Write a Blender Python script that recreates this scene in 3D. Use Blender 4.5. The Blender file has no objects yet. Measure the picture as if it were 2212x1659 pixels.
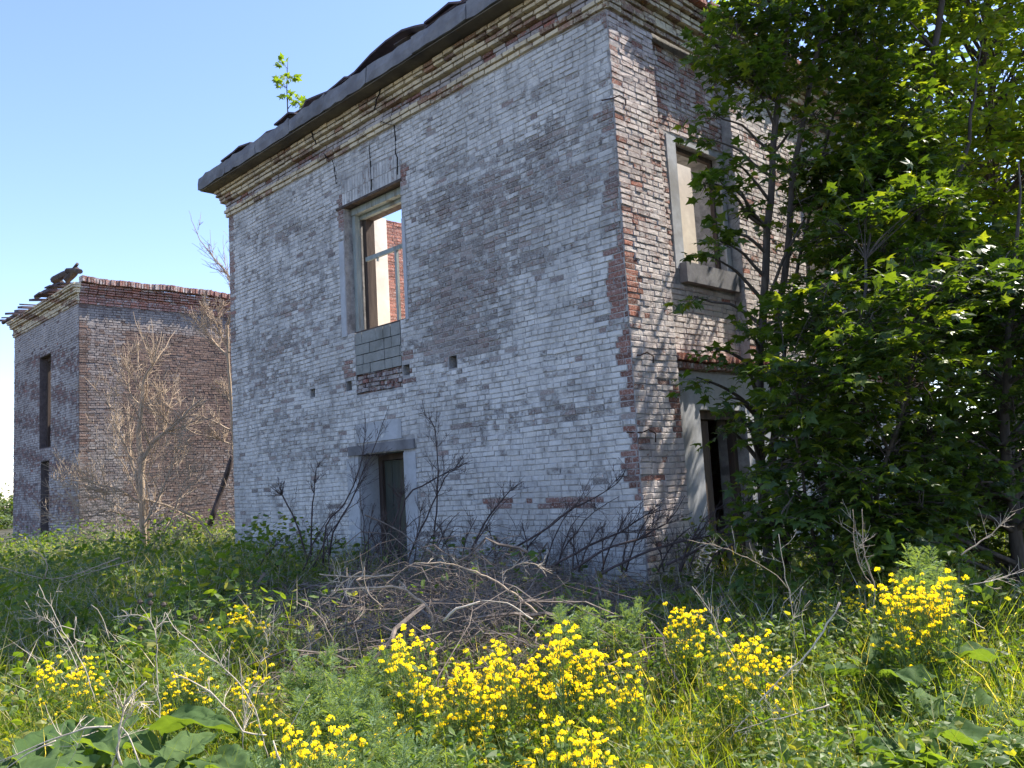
import bpy, math, random
import numpy as np
from mathutils import Vector, Matrix
rng = np.random.default_rng(7)
random.seed(7)
sc = bpy.context.scene
col = sc.collection
# ---------------------------------------------------------------- camera
F_PX, YAW, PITCH, ROLL = 1852.7, 0.79286, 0.11101, -0.05707      # focal length in pixels of a 2212 px wide frame
CAM = np.array([6.0237, -7.8998, 1.6])
def cam_axes():
    f = np.array([-math.sin(YAW)*math.cos(PITCH), math.cos(YAW)*math.cos(PITCH), math.sin(PITCH)])
    r0 = np.array([math.cos(YAW), math.sin(YAW), 0.0]); u0 = np.cross(r0, f)
    r = math.cos(ROLL)*r0 + math.sin(ROLL)*u0
    u = -math.sin(ROLL)*r0 + math.cos(ROLL)*u0
    return r, u, f
AR, AU, AF = cam_axes()
cam = bpy.data.objects.new('camera', bpy.data.cameras.new('camera')); col.objects.link(cam)
cam.matrix_world = Matrix(((AR[0], AU[0], -AF[0], CAM[0]), (AR[1], AU[1], -AF[1], CAM[1]), (AR[2], AU[2], -AF[2], CAM[2]), (0, 0, 0, 1)))
cam.data.sensor_width = 36.0; cam.data.lens = 36.0*F_PX/2212
cam.data.clip_start = 0.05; cam.data.clip_end = 2000
sc.camera = cam
def at(px, py, d):
    "world point at distance d along the view axis"
    return CAM + (AF + AR*(px-1106)/F_PX - AU*(py-829.5)/F_PX)*d
# ---------------------------------------------------------------- sky and sun
SUN_EL, SUN_AZ = math.radians(52), math.radians(20)     # azimuth from +Y towards +X
w = bpy.data.worlds.new('World'); sc.world = w; w.use_nodes = True
nt = w.node_tree; bg = nt.nodes['Background']
sky = nt.nodes.new('ShaderNodeTexSky'); sky.sky_type = 'NISHITA'; sky.sun_disc = False
sky.sun_elevation = SUN_EL; sky.sun_rotation = SUN_AZ
sky.air_density = 1.0; sky.dust_density = 0.3; sky.ozone_density = 6.0
tint = nt.nodes.new('ShaderNodeMix'); tint.data_type = 'RGBA'; tint.blend_type = 'MULTIPLY'; tint.inputs[0].default_value = 1.0
tint.inputs[7].default_value = (1.16, 1.0, 1.0, 1)      # paler, slightly violet spring sky
nt.links.new(sky.outputs[0], tint.inputs[6]); nt.links.new(tint.outputs[2], bg.inputs[0]); bg.inputs[1].default_value = 0.15
sl = bpy.data.lights.new('sun', 'SUN'); sl.energy = 5.0; sl.angle = math.radians(0.53); sl.color = (1.0, 0.93, 0.82)
so = bpy.data.objects.new('sun', sl); col.objects.link(so)
SD = Vector((math.sin(SUN_AZ)*math.cos(SUN_EL), math.cos(SUN_AZ)*math.cos(SUN_EL), math.sin(SUN_EL)))
so.rotation_euler = SD.to_track_quat('Z', 'Y').to_euler(); so.location = (10, 30, 30)
sc.view_settings.view_transform = 'Standard'; sc.view_settings.look = 'None'
sc.view_settings.gamma = 1.0; sc.view_settings.use_curve_mapping = False
sc.view_settings.exposure = 1.22
sc.cycles.max_bounces = 8; sc.cycles.transparent_max_bounces = 8
# ---------------------------------------------------------------- materials
class N:
    "tiny node builder"
    def __init__(s, name, rough=0.9, spec=0.3):
        s.m = bpy.data.materials.new(name); s.m.use_nodes = True; s.t = s.m.node_tree
        s.b = s.t.nodes['Principled BSDF']; s.b.inputs['Roughness'].default_value = rough
        s.b.inputs['Specular IOR Level'].default_value = spec
        s.co = s.t.nodes.new('ShaderNodeTexCoord').outputs['Object']
        s.out = s.t.nodes['Material Output']
    def link(s, a, b): s.t.links.new(a, b)
    def map(s, scale):
        n = s.t.nodes.new('ShaderNodeMapping'); n.inputs['Scale'].default_value = scale
        s.link(s.co, n.inputs[0]); return n.outputs[0]
    def noise(s, scale, detail=4, rough=0.55, vec=None, dist=0):
        n = s.t.nodes.new('ShaderNodeTexNoise'); n.inputs['Scale'].default_value = scale
        n.inputs['Detail'].default_value = detail; n.inputs['Roughness'].default_value = rough; n.inputs['Distortion'].default_value = dist
        s.link(vec or s.co, n.inputs['Vector']); return n.outputs[0]
    def math(s, op, a, b=0.5, c=None, clamp=False):
        n = s.t.nodes.new('ShaderNodeMath'); n.operation = op; n.use_clamp = clamp
        for i, v in enumerate((a, b) if c is None else (a, b, c)):
            if isinstance(v, (int, float)): n.inputs[i].default_value = v
            else: s.link(v, n.inputs[i])
        return n.outputs[0]
    def ramp(s, v, lo, hi, a=0.0, b=1.0):
        n = s.t.nodes.new('ShaderNodeMapRange'); n.interpolation_type = 'SMOOTHSTEP'
        s.link(v, n.inputs[0])
        for i, x in enumerate((lo, hi, a, b)): n.inputs[i+1].default_value = x
        return n.outputs[0]
    def mix(s, f, a, b, mode='MIX'):
        n = s.t.nodes.new('ShaderNodeMix'); n.data_type = 'RGBA'; n.blend_type = mode
        for i, v in ((0, f), (6, a), (7, b)):
            if isinstance(v, (int, float)): n.inputs[i].default_value = v
            elif isinstance(v, tuple): n.inputs[i].default_value = (*v, 1)
            else: s.link(v, n.inputs[i])
        return n.outputs[2]
    def attr(s, name='bc'):
        n = s.t.nodes.new('ShaderNodeAttribute'); n.attribute_name = name
        sp = s.t.nodes.new('ShaderNodeSeparateColor'); s.link(n.outputs['Color'], sp.inputs[0])
        return sp.outputs
    def col(s, c):
        if isinstance(c, tuple): s.b.inputs['Base Color'].default_value = (*c, 1)
        else: s.link(c, s.b.inputs['Base Color'])
        return s
    def bump(s, h, strength=0.5, dist=0.01):
        n = s.t.nodes.new('ShaderNodeBump'); n.inputs['Strength'].default_value = strength; n.inputs['Distance'].default_value = dist
        s.link(h, n.inputs['Height']); s.link(n.outputs[0], s.b.inputs['Normal']); return s

def brick_mat(name, paint, paint2, stain, red=(0.27, 0.10, 0.065), grey=(0.115, 0.095, 0.10), bias=0.0):
    n = N(name, 0.92, 0.2); a = n.attr()                  # r tone, g bareness, b redness
    big = n.noise(0.55, 6, 0.65); mid = n.noise(6, 6, 0.65); fine = n.noise(38, 5, 0.7)
    fl = n.math('ADD', n.math('MULTIPLY', mid, 0.42), n.math('MULTIPLY', n.noise(20, 6, 0.75, n.map((1, 1, 1.7))), 0.58))
    bare = n.math('ADD', a[1], bias)
    mask = n.ramp(n.math('ADD', fl, n.math('MULTIPLY', n.math('SUBTRACT', bare, 0.5), 0.5)), 0.46, 0.53)
    brick = n.mix(a[2], grey, red)
    brick = n.mix(1.0, brick, n.mix(a[0], (0.55, 0.55, 0.55), (1.5, 1.4, 1.35)), 'MULTIPLY')
    brick = n.mix(n.ramp(fine, 0.45, 0.7, 0, 0.45), brick, paint)        # lime left in the pores
    pc = n.mix(n.ramp(big, 0.42, 0.60), paint, paint2)
    pc = n.mix(n.ramp(n.noise(3.2, 6, 0.7, n.map((1, 1, 0.45))), 0.46, 0.72, 0, 0.8), pc, stain)
    pc = n.mix(n.ramp(n.noise(2.6, 5, 0.7, n.map((3.2, 3.2, 0.28))), 0.52, 0.72, 0, 0.55), pc, stain)
    pc = n.mix(n.ramp(fine, 0.3, 0.7, 0.0, 0.25), pc, stain)
    pc = n.mix(1.0, pc, n.mix(a[0], (0.90, 0.90, 0.91), (1.06, 1.05, 1.04)), 'MULTIPLY')
    pc = n.mix(n.ramp(n.math('ADD', n.math('MULTIPLY', bare, 0.5), n.math('MULTIPLY', mid, 0.6)), 0.40, 0.60, 0, 0.75), pc, stain)
    n.col(n.mix(mask, pc, brick))
    h = n.math('ADD', n.math('MULTIPLY', fine, 0.6), n.math('MULTIPLY', n.noise(14, 4), 0.8))
    n.bump(n.math('SUBTRACT', h, n.math('MULTIPLY', mask, 0.35)), 0.9, 0.012)
    return n.m
def plain(name, c1, c2, scale=4, rough=0.9, bump=0.4, c3=None, stretch=(1, 1, 1), spec=0.25, dist=0.008):
    n = N(name, rough, spec); v = n.map(stretch)
    f = n.noise(scale, 6, 0.65, v); g = n.noise(scale*7, 5, 0.65, v)
    c = n.mix(n.ramp(f, 0.35, 0.65), c1, c2)
    if c3: c = n.mix(n.ramp(n.noise(scale*0.45, 5, 0.6, v), 0.5, 0.68), c, c3)
    c = n.mix(n.ramp(g, 0.3, 0.75, 0, 0.35), c, tuple(x*0.55 for x in c1))
    n.col(c); n.bump(n.math('ADD', f, n.math('MULTIPLY', g, 0.7)), bump, dist)
    return n.m
def leaf_mat(name, c1, c2, c3=None, trans=0.45, rough=0.45, spec=0.4, under=None):
    n = N(name, rough, spec); a = n.attr()
    c = n.mix(a[0], c1, c2)
    if c3: c = n.mix(n.ramp(a[1], 0.8, 0.95), c, c3)
    c = n.mix(n.ramp(n.noise(30, 3), 0.3, 0.7, 0, 0.3), c, tuple(x*0.6 for x in c1))
    n.col(c)
    tr = n.t.nodes.new('ShaderNodeBsdfTranslucent')
    tc = n.mix(1.0, c, (3.2, 2.8, 0.5), 'MULTIPLY'); n.link(tc, tr.inputs[0])
    mx = n.t.nodes.new('ShaderNodeMixShader'); mx.inputs[0].default_value = trans
    n.link(n.b.outputs[0], mx.inputs[1]); n.link(tr.outputs[0], mx.inputs[2]); n.link(mx.outputs[0], n.out.inputs[0])
    return n.m
M = {}
M['white_brick'] = brick_mat('whitewashed_brick', (0.68, 0.66, 0.625), (0.53, 0.515, 0.49), (0.24, 0.23, 0.22), red=(0.21, 0.10, 0.075), grey=(0.235, 0.215, 0.205))
M['ochre_brick'] = brick_mat('ochre_brick', (0.72, 0.61, 0.42), (0.62, 0.53, 0.38), (0.38, 0.32, 0.24), red=(0.3, 0.17, 0.11))
M['mauve_brick'] = brick_mat('grey_wash', (0.50, 0.46, 0.44), (0.40, 0.365, 0.35), (0.22, 0.195, 0.185))
M['side_brick'] = brick_mat('side_brick', (0.72, 0.66, 0.62), (0.60, 0.52, 0.48), (0.34, 0.27, 0.25), red=(0.31, 0.125, 0.085), grey=(0.22, 0.15, 0.135))
M['red_brick'] = brick_mat('bare_red_brick', (0.34, 0.305, 0.28), (0.26, 0.225, 0.215), (0.15, 0.125, 0.12), red=(0.15, 0.10, 0.08), grey=(0.135, 0.11, 0.095), bias=0.0)
M['mortar'] = plain('mortar', (0.44, 0.42, 0.40), (0.27, 0.26, 0.25), 9, bump=0.8, c3=(0.17, 0.16, 0.155))
M['red_mortar'] = plain('red_mortar', (0.16, 0.13, 0.125), (0.10, 0.08, 0.08), 9, bump=0.8)
M['inner_plaster'] = plain('inner_plaster', (0.84, 0.77, 0.65), (0.78, 0.71, 0.58), 1.2, bump=0.2, c3=(0.66, 0.58, 0.47))
M['plaster'] = plain('lime_plaster', (0.46, 0.47, 0.49), (0.38, 0.385, 0.39), 2, bump=0.5, c3=(0.28, 0.27, 0.255))
M['concrete'] = plain('concrete', (0.24, 0.235, 0.24), (0.15, 0.145, 0.155), 2.2, bump=0.6, c3=(0.12, 0.115, 0.115))
M['soffit'] = plain('soffit', (0.21, 0.175, 0.12), (0.12, 0.10, 0.08), 1.6, bump=0.5, c3=(0.06, 0.055, 0.05))
M['block'] = plain('cement_block', (0.30, 0.30, 0.28), (0.24, 0.24, 0.22), 5, bump=0.7, c3=(0.18, 0.18, 0.16))
M['roofing'] = plain('rusty_roofing', (0.10, 0.075, 0.085), (0.06, 0.045, 0.055), 3, rough=0.7, bump=0.5, c3=(0.13, 0.08, 0.07))
M['old_wood'] = plain('old_wood', (0.12, 0.09, 0.07), (0.06, 0.045, 0.04), 3, stretch=(3, 3, 0.4), bump=0.7)
M['painted_wood'] = plain('painted_wood', (0.36, 0.40, 0.38), (0.28, 0.31, 0.29), 5, stretch=(3, 3, 0.5), bump=0.5, c3=(0.18, 0.16, 0.13))
M['door'] = plain('green_door', (0.075, 0.085, 0.07), (0.05, 0.055, 0.05), 2, stretch=(3, 3, 0.4), bump=0.5, c3=(0.10, 0.09, 0.06))
M['crack'] = plain('crack', (0.02, 0.018, 0.018), (0.03, 0.026, 0.025), 20)
M['rust'] = plain('rust', (0.09, 0.045, 0.03), (0.05, 0.03, 0.025), 20, rough=0.8)
M['bark'] = plain('maple_bark', (0.11, 0.09, 0.075), (0.06, 0.05, 0.043), 6, stretch=(4, 4, 0.7), bump=0.9)
M['dead_bark'] = plain('dead_bark', (0.50, 0.39, 0.28), (0.36, 0.27, 0.19), 8, stretch=(4, 4, 0.7), bump=0.5)
M['dark_twig'] = plain('dark_twig', (0.10, 0.075, 0.07), (0.055, 0.042, 0.042), 12, bump=0.5)
M['grey_twig'] = plain('grey_twig', (0.24, 0.195, 0.16), (0.12, 0.095, 0.08), 10, bump=0.5)
M['straw'] = plain('straw', (0.60, 0.52, 0.42), (0.46, 0.38, 0.29), 12, bump=0.4)
M['soil'] = plain('soil', (0.06, 0.05, 0.03), (0.035, 0.04, 0.018), 1.6, bump=1.0, c3=(0.10, 0.085, 0.055), dist=0.03)
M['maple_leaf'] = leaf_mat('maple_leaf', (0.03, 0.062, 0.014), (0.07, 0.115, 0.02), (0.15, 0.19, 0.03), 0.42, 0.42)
M['shade_tinted_leaf'] = leaf_mat('shade_tinted_leaf', (0.028, 0.058, 0.016), (0.055, 0.10, 0.022), None, 0.38, 0.45)  # leaf colour lowered to paint in the shade at the right edge
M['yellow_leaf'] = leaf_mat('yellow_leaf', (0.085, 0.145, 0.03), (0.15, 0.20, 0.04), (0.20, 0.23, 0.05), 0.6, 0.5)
M['grass'] = leaf_mat('grass_blade', (0.085, 0.14, 0.022), (0.20, 0.25, 0.04), (0.46, 0.40, 0.24), 0.5, 0.5)
M['herb'] = leaf_mat('herb', (0.05, 0.10, 0.022), (0.12, 0.185, 0.035), (0.22, 0.23, 0.055), 0.42, 0.5)
M['mugwort'] = leaf_mat('mugwort', (0.10, 0.165, 0.085), (0.20, 0.28, 0.16), None, 0.35, 0.6, 0.3)
M['burdock'] = leaf_mat('burdock', (0.055, 0.105, 0.035), (0.11, 0.17, 0.06), None, 0.38, 0.75, 0.15)
M['petal'] = leaf_mat('petal', (0.80, 0.68, 0.015), (0.86, 0.78, 0.04), None, 0.3, 0.6, 0.2)
M['sapling_leaf'] = leaf_mat('sapling_leaf', (0.07, 0.13, 0.02), (0.13, 0.19, 0.03), None, 0.45, 0.5)
M['stem'] = leaf_mat('stem', (0.10, 0.16, 0.04), (0.14, 0.2, 0.06), None, 0.1, 0.5)
M['far_leaf'] = leaf_mat('far_leaf', (0.06, 0.10, 0.03), (0.10, 0.14, 0.04), None, 0.3, 0.6)
# ---------------------------------------------------------------- mesh builder
class MB:
    def __init__(s): s.v = []; s.li = []; s.fs = []; s.c = []; s.n = 0
    def raw(s, v, faces, c=None):
        v = np.asarray(v, float).reshape(-1, 3)
        for f in faces: s.li.append(np.asarray(f, np.int64)+s.n); s.fs.append(np.array([len(f)]))
        s.v.append(v); s.c.append(np.tile(c if c is not None else (0.5, 0.5, 0.5), (len(v), 1))); s.n += len(v)
        return s
    def scatter(s, tv, tf, mats, pos, cols):
        "copies of one small template: mats (k,3,3), pos (k,3), cols (k,3)"
        tv = np.asarray(tv, float); k = len(pos); nv = len(tv)
        if k == 0: return s
        P = np.einsum('kij,vj->kvi', mats, tv) + pos[:, None, :]
        base = (np.arange(k)*nv)[:, None] + s.n
        fl = np.concatenate([np.asarray(f) for f in tf]); sz = np.array([len(f) for f in tf])
        s.li.append((base + fl[None, :]).ravel()); s.fs.append(np.tile(sz, k))
        s.v.append(P.reshape(-1, 3)); s.c.append(np.repeat(cols, nv, axis=0)); s.n += k*nv
        return s
    def box(s, x0, x1, y0, y1, z0, z1, c=None, skip=()):
        v = [(x, y, z) for z in (z0, z1) for y in (y0, y1) for x in (x0, x1)]
        F = dict(b=(0, 2, 3, 1), t=(4, 5, 7, 6), s=(0, 1, 5, 4), n=(2, 6, 7, 3), w=(0, 4, 6, 2), e=(1, 3, 7, 5))
        return s.raw(v, [f for k, f in F.items() if k not in skip], c)
    def tube(s, pts, rad, sides=6, c=None, cap=True):
        pts = np.asarray(pts, float); n = len(pts)
        if n < 2: return s
        rad = np.broadcast_to(np.asarray(rad, float), (n,)) if np.ndim(rad) else np.full(n, rad)
        t = np.gradient(pts, axis=0); t /= np.linalg.norm(t, axis=1)[:, None]+1e-9
        ref = np.array([0.3, 0.2, 1.0]) if abs(t[0][2]) < 0.8 else np.array([1.0, 0.2, 0.1])
        a = np.cross(t, ref); a /= np.linalg.norm(a, axis=1)[:, None]+1e-9; b = np.cross(t, a)
        an = np.arange(sides)*2*math.pi/sides
        V = pts[:, None, :] + rad[:, None, None]*(np.cos(an)[None, :, None]*a[:, None, :] + np.sin(an)[None, :, None]*b[:, None, :])
        i = np.arange(n-1)[:, None]; j = np.arange(sides)[None, :]; j2 = (j+1) % sides
        q = np.stack([i*sides+j, i*sides+j2, (i+1)*sides+j2, (i+1)*sides+j], -1).reshape(-1, 4)
        s.li.append(q.ravel()+s.n); s.fs.append(np.full(len(q), 4))
        if cap:
            s.li.append(np.arange(sides)+(n-1)*sides+s.n); s.fs.append(np.array([sides]))
            s.li.append(np.arange(sides)[::-1]+s.n); s.fs.append(np.array([sides]))
        s.v.append(V.reshape(-1, 3)); s.c.append(np.tile(c if c is not None else (0.5, 0.5, 0.5), (n*sides, 1))); s.n += n*sides
        return s
    def build(s, name, mat, parent=None, smooth=False):
        me = bpy.data.meshes.new(name)
        V = np.concatenate(s.v)
        off = np.array(parent['origin']) if parent is not None and 'origin' in parent else None
        if off is not None: V = V-off
        li = np.concatenate(s.li); fs = np.concatenate(s.fs); st = np.concatenate([[0], np.cumsum(fs)[:-1]])
        me.vertices.add(len(V)); me.vertices.foreach_set('co', V.astype(np.float32).ravel())
        me.loops.add(len(li)); me.loops.foreach_set('vertex_index', li.astype(np.int32))
        me.polygons.add(len(fs)); me.polygons.foreach_set('loop_start', st.astype(np.int32)); me.polygons.foreach_set('loop_total', fs.astype(np.int32))
        me.polygons.foreach_set('use_smooth', np.full(len(fs), bool(smooth)))
        me.update(calc_edges=True); me.validate()
        ca = me.color_attributes.new('bc', 'FLOAT_COLOR', 'POINT')
        C = np.concatenate(s.c); C4 = np.concatenate([C, np.ones((len(C), 1))], 1)
        ca.data.foreach_set('color', C4.astype(np.float32).ravel())
        me.materials.append(mat)
        o = bpy.data.objects.new(name, me); col.objects.link(o)
        if parent is not None: o.parent = parent
        return o
def tag(o, label=None, cat=None, group=None, kind=None):
    if label: o['label'] = label
    if cat: o['category'] = cat
    if group: o['group'] = group
    if kind: o['kind'] = kind
    return o
ROOTS = []
def thing(name, loc, label, cat, group=None):
    o = bpy.data.objects.new(name, None); col.objects.link(o)
    o.location = tuple(float(x) for x in loc); o['origin'] = [float(x) for x in loc]; o.empty_display_size = 0.1
    ROOTS.append(o)
    return tag(o, label, cat, group)
def clone(root, loc, rotz, scale, label, group=None, tilt=(0, 0)):
    r = root.copy(); col.objects.link(r)
    r.location = tuple(float(x) for x in loc); r.rotation_euler = (tilt[0], tilt[1], rotz); r.scale = (scale,)*3
    for ch in list(root.children):
        c = ch.copy(); col.objects.link(c); c.parent = r
        for g in list(ch.children):
            d = g.copy(); col.objects.link(d); d.parent = c
    r['label'] = label
    if group: r['group'] = group
    return r
def smooth(x, a, b):
    t = np.clip((np.asarray(x, float)-a)/(b-a), 0, 1); return t*t*(3-2*t)
def ground(x, y):
    x = np.asarray(x, float); y = np.asarray(y, float)
    g = 0.28*smooth(-x, -1.0, 7.0)*smooth(y, -7, 0)
    g = g + 0.05*np.sin(x*1.3+0.4)*np.sin(y*1.1+1.0) + 0.03*np.sin(x*3.1+y*2.3)
    g = g - 0.02*np.clip(-x-30, 0, 200) *0
    return g
# ---------------------------------------------------------------- ground
ax = np.concatenate([-np.geomspace(400, 31, 14), np.arange(-30, 14, 0.35), np.geomspace(14.5, 300, 12)])
ay = np.concatenate([-np.geomspace(200, 13, 8), np.arange(-12, 14, 0.35), np.geomspace(14.5, 500, 14)])
gx, gy = np.meshgrid(ax, ay); gz = ground(gx, gy) + rng.normal(0, 0.012, gx.shape)
nx = len(ax); idx = np.arange(len(ay)*nx).reshape(len(ay), nx)
q = np.stack([idx[:-1, :-1], idx[:-1, 1:], idx[1:, 1:], idx[1:, :-1]], -1).reshape(-1, 4)
g = MB(); g.v.append(np.stack([gx, gy, gz], -1).reshape(-1, 3)); g.li.append(q.ravel()); g.fs.append(np.full(len(q), 4)); g.c.append(np.full((gx.size, 3), 0.5)); g.n = gx.size
tag(g.build('ground', M['soil'], smooth=True), kind='structure')
# ---------------------------------------------------------------- masonry
def solid(mb, origin, U, Nn, us, zs, t0, t1, holes, back=True, c=None):
    "wall between depths t0 (outer) and t1 (inner) behind the face, with rectangular holes; only outer faces are made"
    o = np.array(origin, float); U = np.array(U, float); Nn = np.array(Nn, float)
    ue = sorted(set([us[0], us[1]]+[h[0] for h in holes]+[h[1] for h in holes])); ue = [u for u in ue if us[0] <= u <= us[1]]
    ze = sorted(set([zs[0], zs[1]]+[h[2] for h in holes]+[h[3] for h in holes])); ze = [z for z in ze if zs[0] <= z <= zs[1]]
    def inside(i, j):
        if i < 0 or j < 0 or i >= len(ue)-1 or j >= len(ze)-1: return False
        u = (ue[i]+ue[i+1])/2; z = (ze[j]+ze[j+1])/2
        return not any(h[0] < u < h[1] and h[2] < z < h[3] for h in holes)
    P = lambda u, z, t: o+U*u+np.array([0, 0, z])-Nn*t
    for i in range(len(ue)-1):
        for j in range(len(ze)-1):
            if not inside(i, j): continue
            a, b, d, e = ue[i], ue[i+1], ze[j], ze[j+1]
            mb.raw([P(a, d, t0), P(b, d, t0), P(b, e, t0), P(a, e, t0)], [(0, 1, 2, 3)], c)
            if back: mb.raw([P(a, d, t1), P(b, d, t1), P(b, e, t1), P(a, e, t1)], [(3, 2, 1, 0)], c)
            if not inside(i-1, j): mb.raw([P(a, d, t0), P(a, e, t0), P(a, e, t1), P(a, d, t1)], [(0, 1, 2, 3)], c)
            if not inside(i+1, j): mb.raw([P(b, d, t0), P(b, e, t0), P(b, e, t1), P(b, d, t1)], [(3, 2, 1, 0)], c)
            if not inside(i, j-1): mb.raw([P(a, d, t0), P(b, d, t0), P(b, d, t1), P(a, d, t1)], [(3, 2, 1, 0)], c)
            if not inside(i, j+1): mb.raw([P(a, e, t0), P(b, e, t0), P(b, e, t1), P(a, e, t1)], [(0, 1, 2, 3)], c)
BRT = [(-.5, 0, -.5), (.5, 0, -.5), (.5, 0, .5), (-.5, 0, .5), (-.5, 1, -.5), (.5, 1, -.5), (.5, 1, .5), (-.5, 1, .5)]
BRF = [(4, 5, 6, 7), (0, 1, 5, 4), (1, 2, 6, 5), (2, 3, 7, 6), (3, 0, 4, 7)]
def bricks(mb, origin, U, Nn, us, zs, holes, style, depth=0.010, course=0.071, seed=1, soldier=False, wave=0.008, length=0.235):
    "one box per brick laid in courses on the wall face; style(u, z) -> (bareness, redness, depth change)"
    R = random.Random(seed); o = np.array(origin, float); U = np.array(U, float); Nn = np.array(Nn, float)
    zc = zs[0]; row = 0
    while zc < zs[1]-0.02:
        h = min(course, zs[1]-zc)
        u = us[0]; hdr = row % 2 == 1
        first = True
        while u < us[1]-0.01:
            L = 0.077 if soldier else (length*0.5 if (hdr and R.random() < 0.8) else length)
            if first and not soldier: L = (0.19 if hdr else length); first = False
            L *= R.uniform(0.95, 1.05); a, b = u, min(u+L, us[1]); u += L
            segs = [(a, b)]; zm = zc+h/2
            for (h0, h1, z0, z1) in holes:
                if z0-0.02 < zm < z1+0.02:
                    ns = []
                    for (p, q_) in segs:
                        if h1 <= p or h0 >= q_: ns.append((p, q_)); continue
                        if h0 > p: ns.append((p, h0))
                        if h1 < q_: ns.append((h1, q_))
                    segs = ns
            for (p, q_) in segs:
                if q_-p < 0.03: continue
                um = (p+q_)/2; bare, red, dd = style(um, zm)
                j = 0.010*R.uniform(0.6, 1.2)
                d = depth+dd+R.uniform(-0.006, 0.006)+0.004*math.sin(um*2.3+zm*1.7)*math.sin(zm*3.1-um)
                if R.random() < 0.03: d -= 0.012; bare = min(1, bare+0.5)
                d = max(d, 0.0035)
                hw = (q_-p-j)/2; hh = (h-j)/2; ins = R.uniform(0.002, 0.009)
                wz = wave*math.sin(um*1.7+zm*2.1+seed)+wave*0.6*math.sin(um*5.1+zm)+R.uniform(-0.002, 0.002)
                tl = R.uniform(-0.003, 0.003)
                pts = []
                for (su, sz) in ((-1, -1), (1, -1), (1, 1), (-1, 1)):
                    pts.append(o+U*(um+su*hw)+np.array([0, 0, zm+wz+sz*hh+su*tl]))
                for (su, sz) in ((-1, -1), (1, -1), (1, 1), (-1, 1)):
                    jt = R.uniform(-0.0045, 0.003)
                    pts.append(o+U*(um+su*(hw-ins)+R.uniform(-0.002, 0.002))+Nn*(d+jt)+np.array([0, 0, zm+wz+sz*(hh-ins)+su*tl]))
                mb.raw(pts, BRF, (R.random()*0.7+0.3*(1-min(1, bare)), min(1, max(0, bare+R.uniform(-0.13, 0.13))), min(1, max(0, red+R.uniform(-0.25, 0.25)))))
        zc += h; row += 1
    return mb
def blob(u, z, cu, cz, ru, rz): return math.exp(-((u-cu)/ru)**2-((z-cz)/rz)**2)
W, Z1, ZT = 9.9, 7.2, 7.76
# patches of worn paint on the front wall, measured in metres from the near corner and above the ground
WORN = [(-3.0, 4.4, 1.0, 0.8, .55), (-3.3, 3.6, 0.5, 0.35, .55), (-2.6, 3.5, 0.5, 0.25, .5), (-1.2, 5.3, 1.4, 0.5, .30), (-2.9, 5.9, .9, .45, .28), (-1.1, 6.0, 0.5, 0.2, .45), (-1.8, 5.55, 1.6, 0.25, .3),
        (-7.8, 4.4, 1.1, 1.2, .25), (-8.9, 3.8, 0.9, 0.8, .2), (-1.2, 2.5, 1.0, 0.25, .3), (-8.0, 6.3, 1.2, .3, .25), (-6.6, 5.2, .6, 1.0, .2), (-7.2, 2.3, 1.6, .5, .2), (-2.6, 2.35, .3, .2, .3), (-1.7, 4.3, .8, .25, .2), (-4.9, 6.6, 0.8, .25, .25)]
def st_front(u, z):
    b = 0.24+0.08*math.sin(z*9+u*0.7)*math.sin(u*0.9+2)
    r = 0.08
    for (cu, cz, ru, rz, s) in WORN: b += 0.62*s*blob(u, z, cu, cz, ru, rz)
    if z < 1.9: b -= 0.05
    if u > -0.16+0.05*math.sin(z*5) and z > 3.2: b += 0.2; r = 0.5
    if u > -0.26+0.08*math.sin(z*11) and 3.4 < z < 4.3: return (0.95, 1.0, -0.007)
    if u > -0.16 and (1.3 < z < 2.1 or 2.3 < z < 3.3): return (0.85, 0.9, -0.008)
    if u < -W+0.2 and z > 4.6: b += 0.25; r = 0.7
    if -5.95 < u < -4.05 and 6.2 < z < 6.55: b += 0.5; r = 0.7
    if abs(z-1.29) < 0.05 and -2.7 < u < -0.5: b += 0.55 if math.sin(u*4.2) > -0.2 else 0; r = 0.75
    if -4.33 < u < -4.12 and 3.1 < z < 3.6: b += 0.5; r = 0.8
    if -5.95 < u < -5.7 and (3.2 < z < 3.7 or 5.9 < z < 6.3): b += 0.35; r = 0.6
    return (b, r, 0)
HOLES = [(-5.78, -4.20, 4.12, 6.28), (-5.60, -4.40, -0.2, 2.13)]
JOIST = [(-6.99, -6.84, 3.22, 3.36), (-5.88, -5.72, 3.20, 3.36), (-3.25, -3.08, 3.22, 3.40), (-4.33, -4.17, 3.26, 3.42)]
house = thing('ruined_house', (-5, 0, 0.1), 'large whitewashed brick ruin with the concrete eaves slab, nearest the camera', 'building')
mb = MB()
NICHE = [(-5.58, -4.35, 3.10, 4.12)]
solid(mb, (0, 0, 0), (1, 0, 0), (0, -1, 0), (-W, 0), (-0.5, ZT), 0.0, 0.24, HOLES+JOIST+NICHE, back=False)
solid(mb, (0, 0, 0), (1, 0, 0), (0, -1, 0), (-W, 0), (-0.5, ZT), 0.24, 0.55, HOLES)
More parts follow.
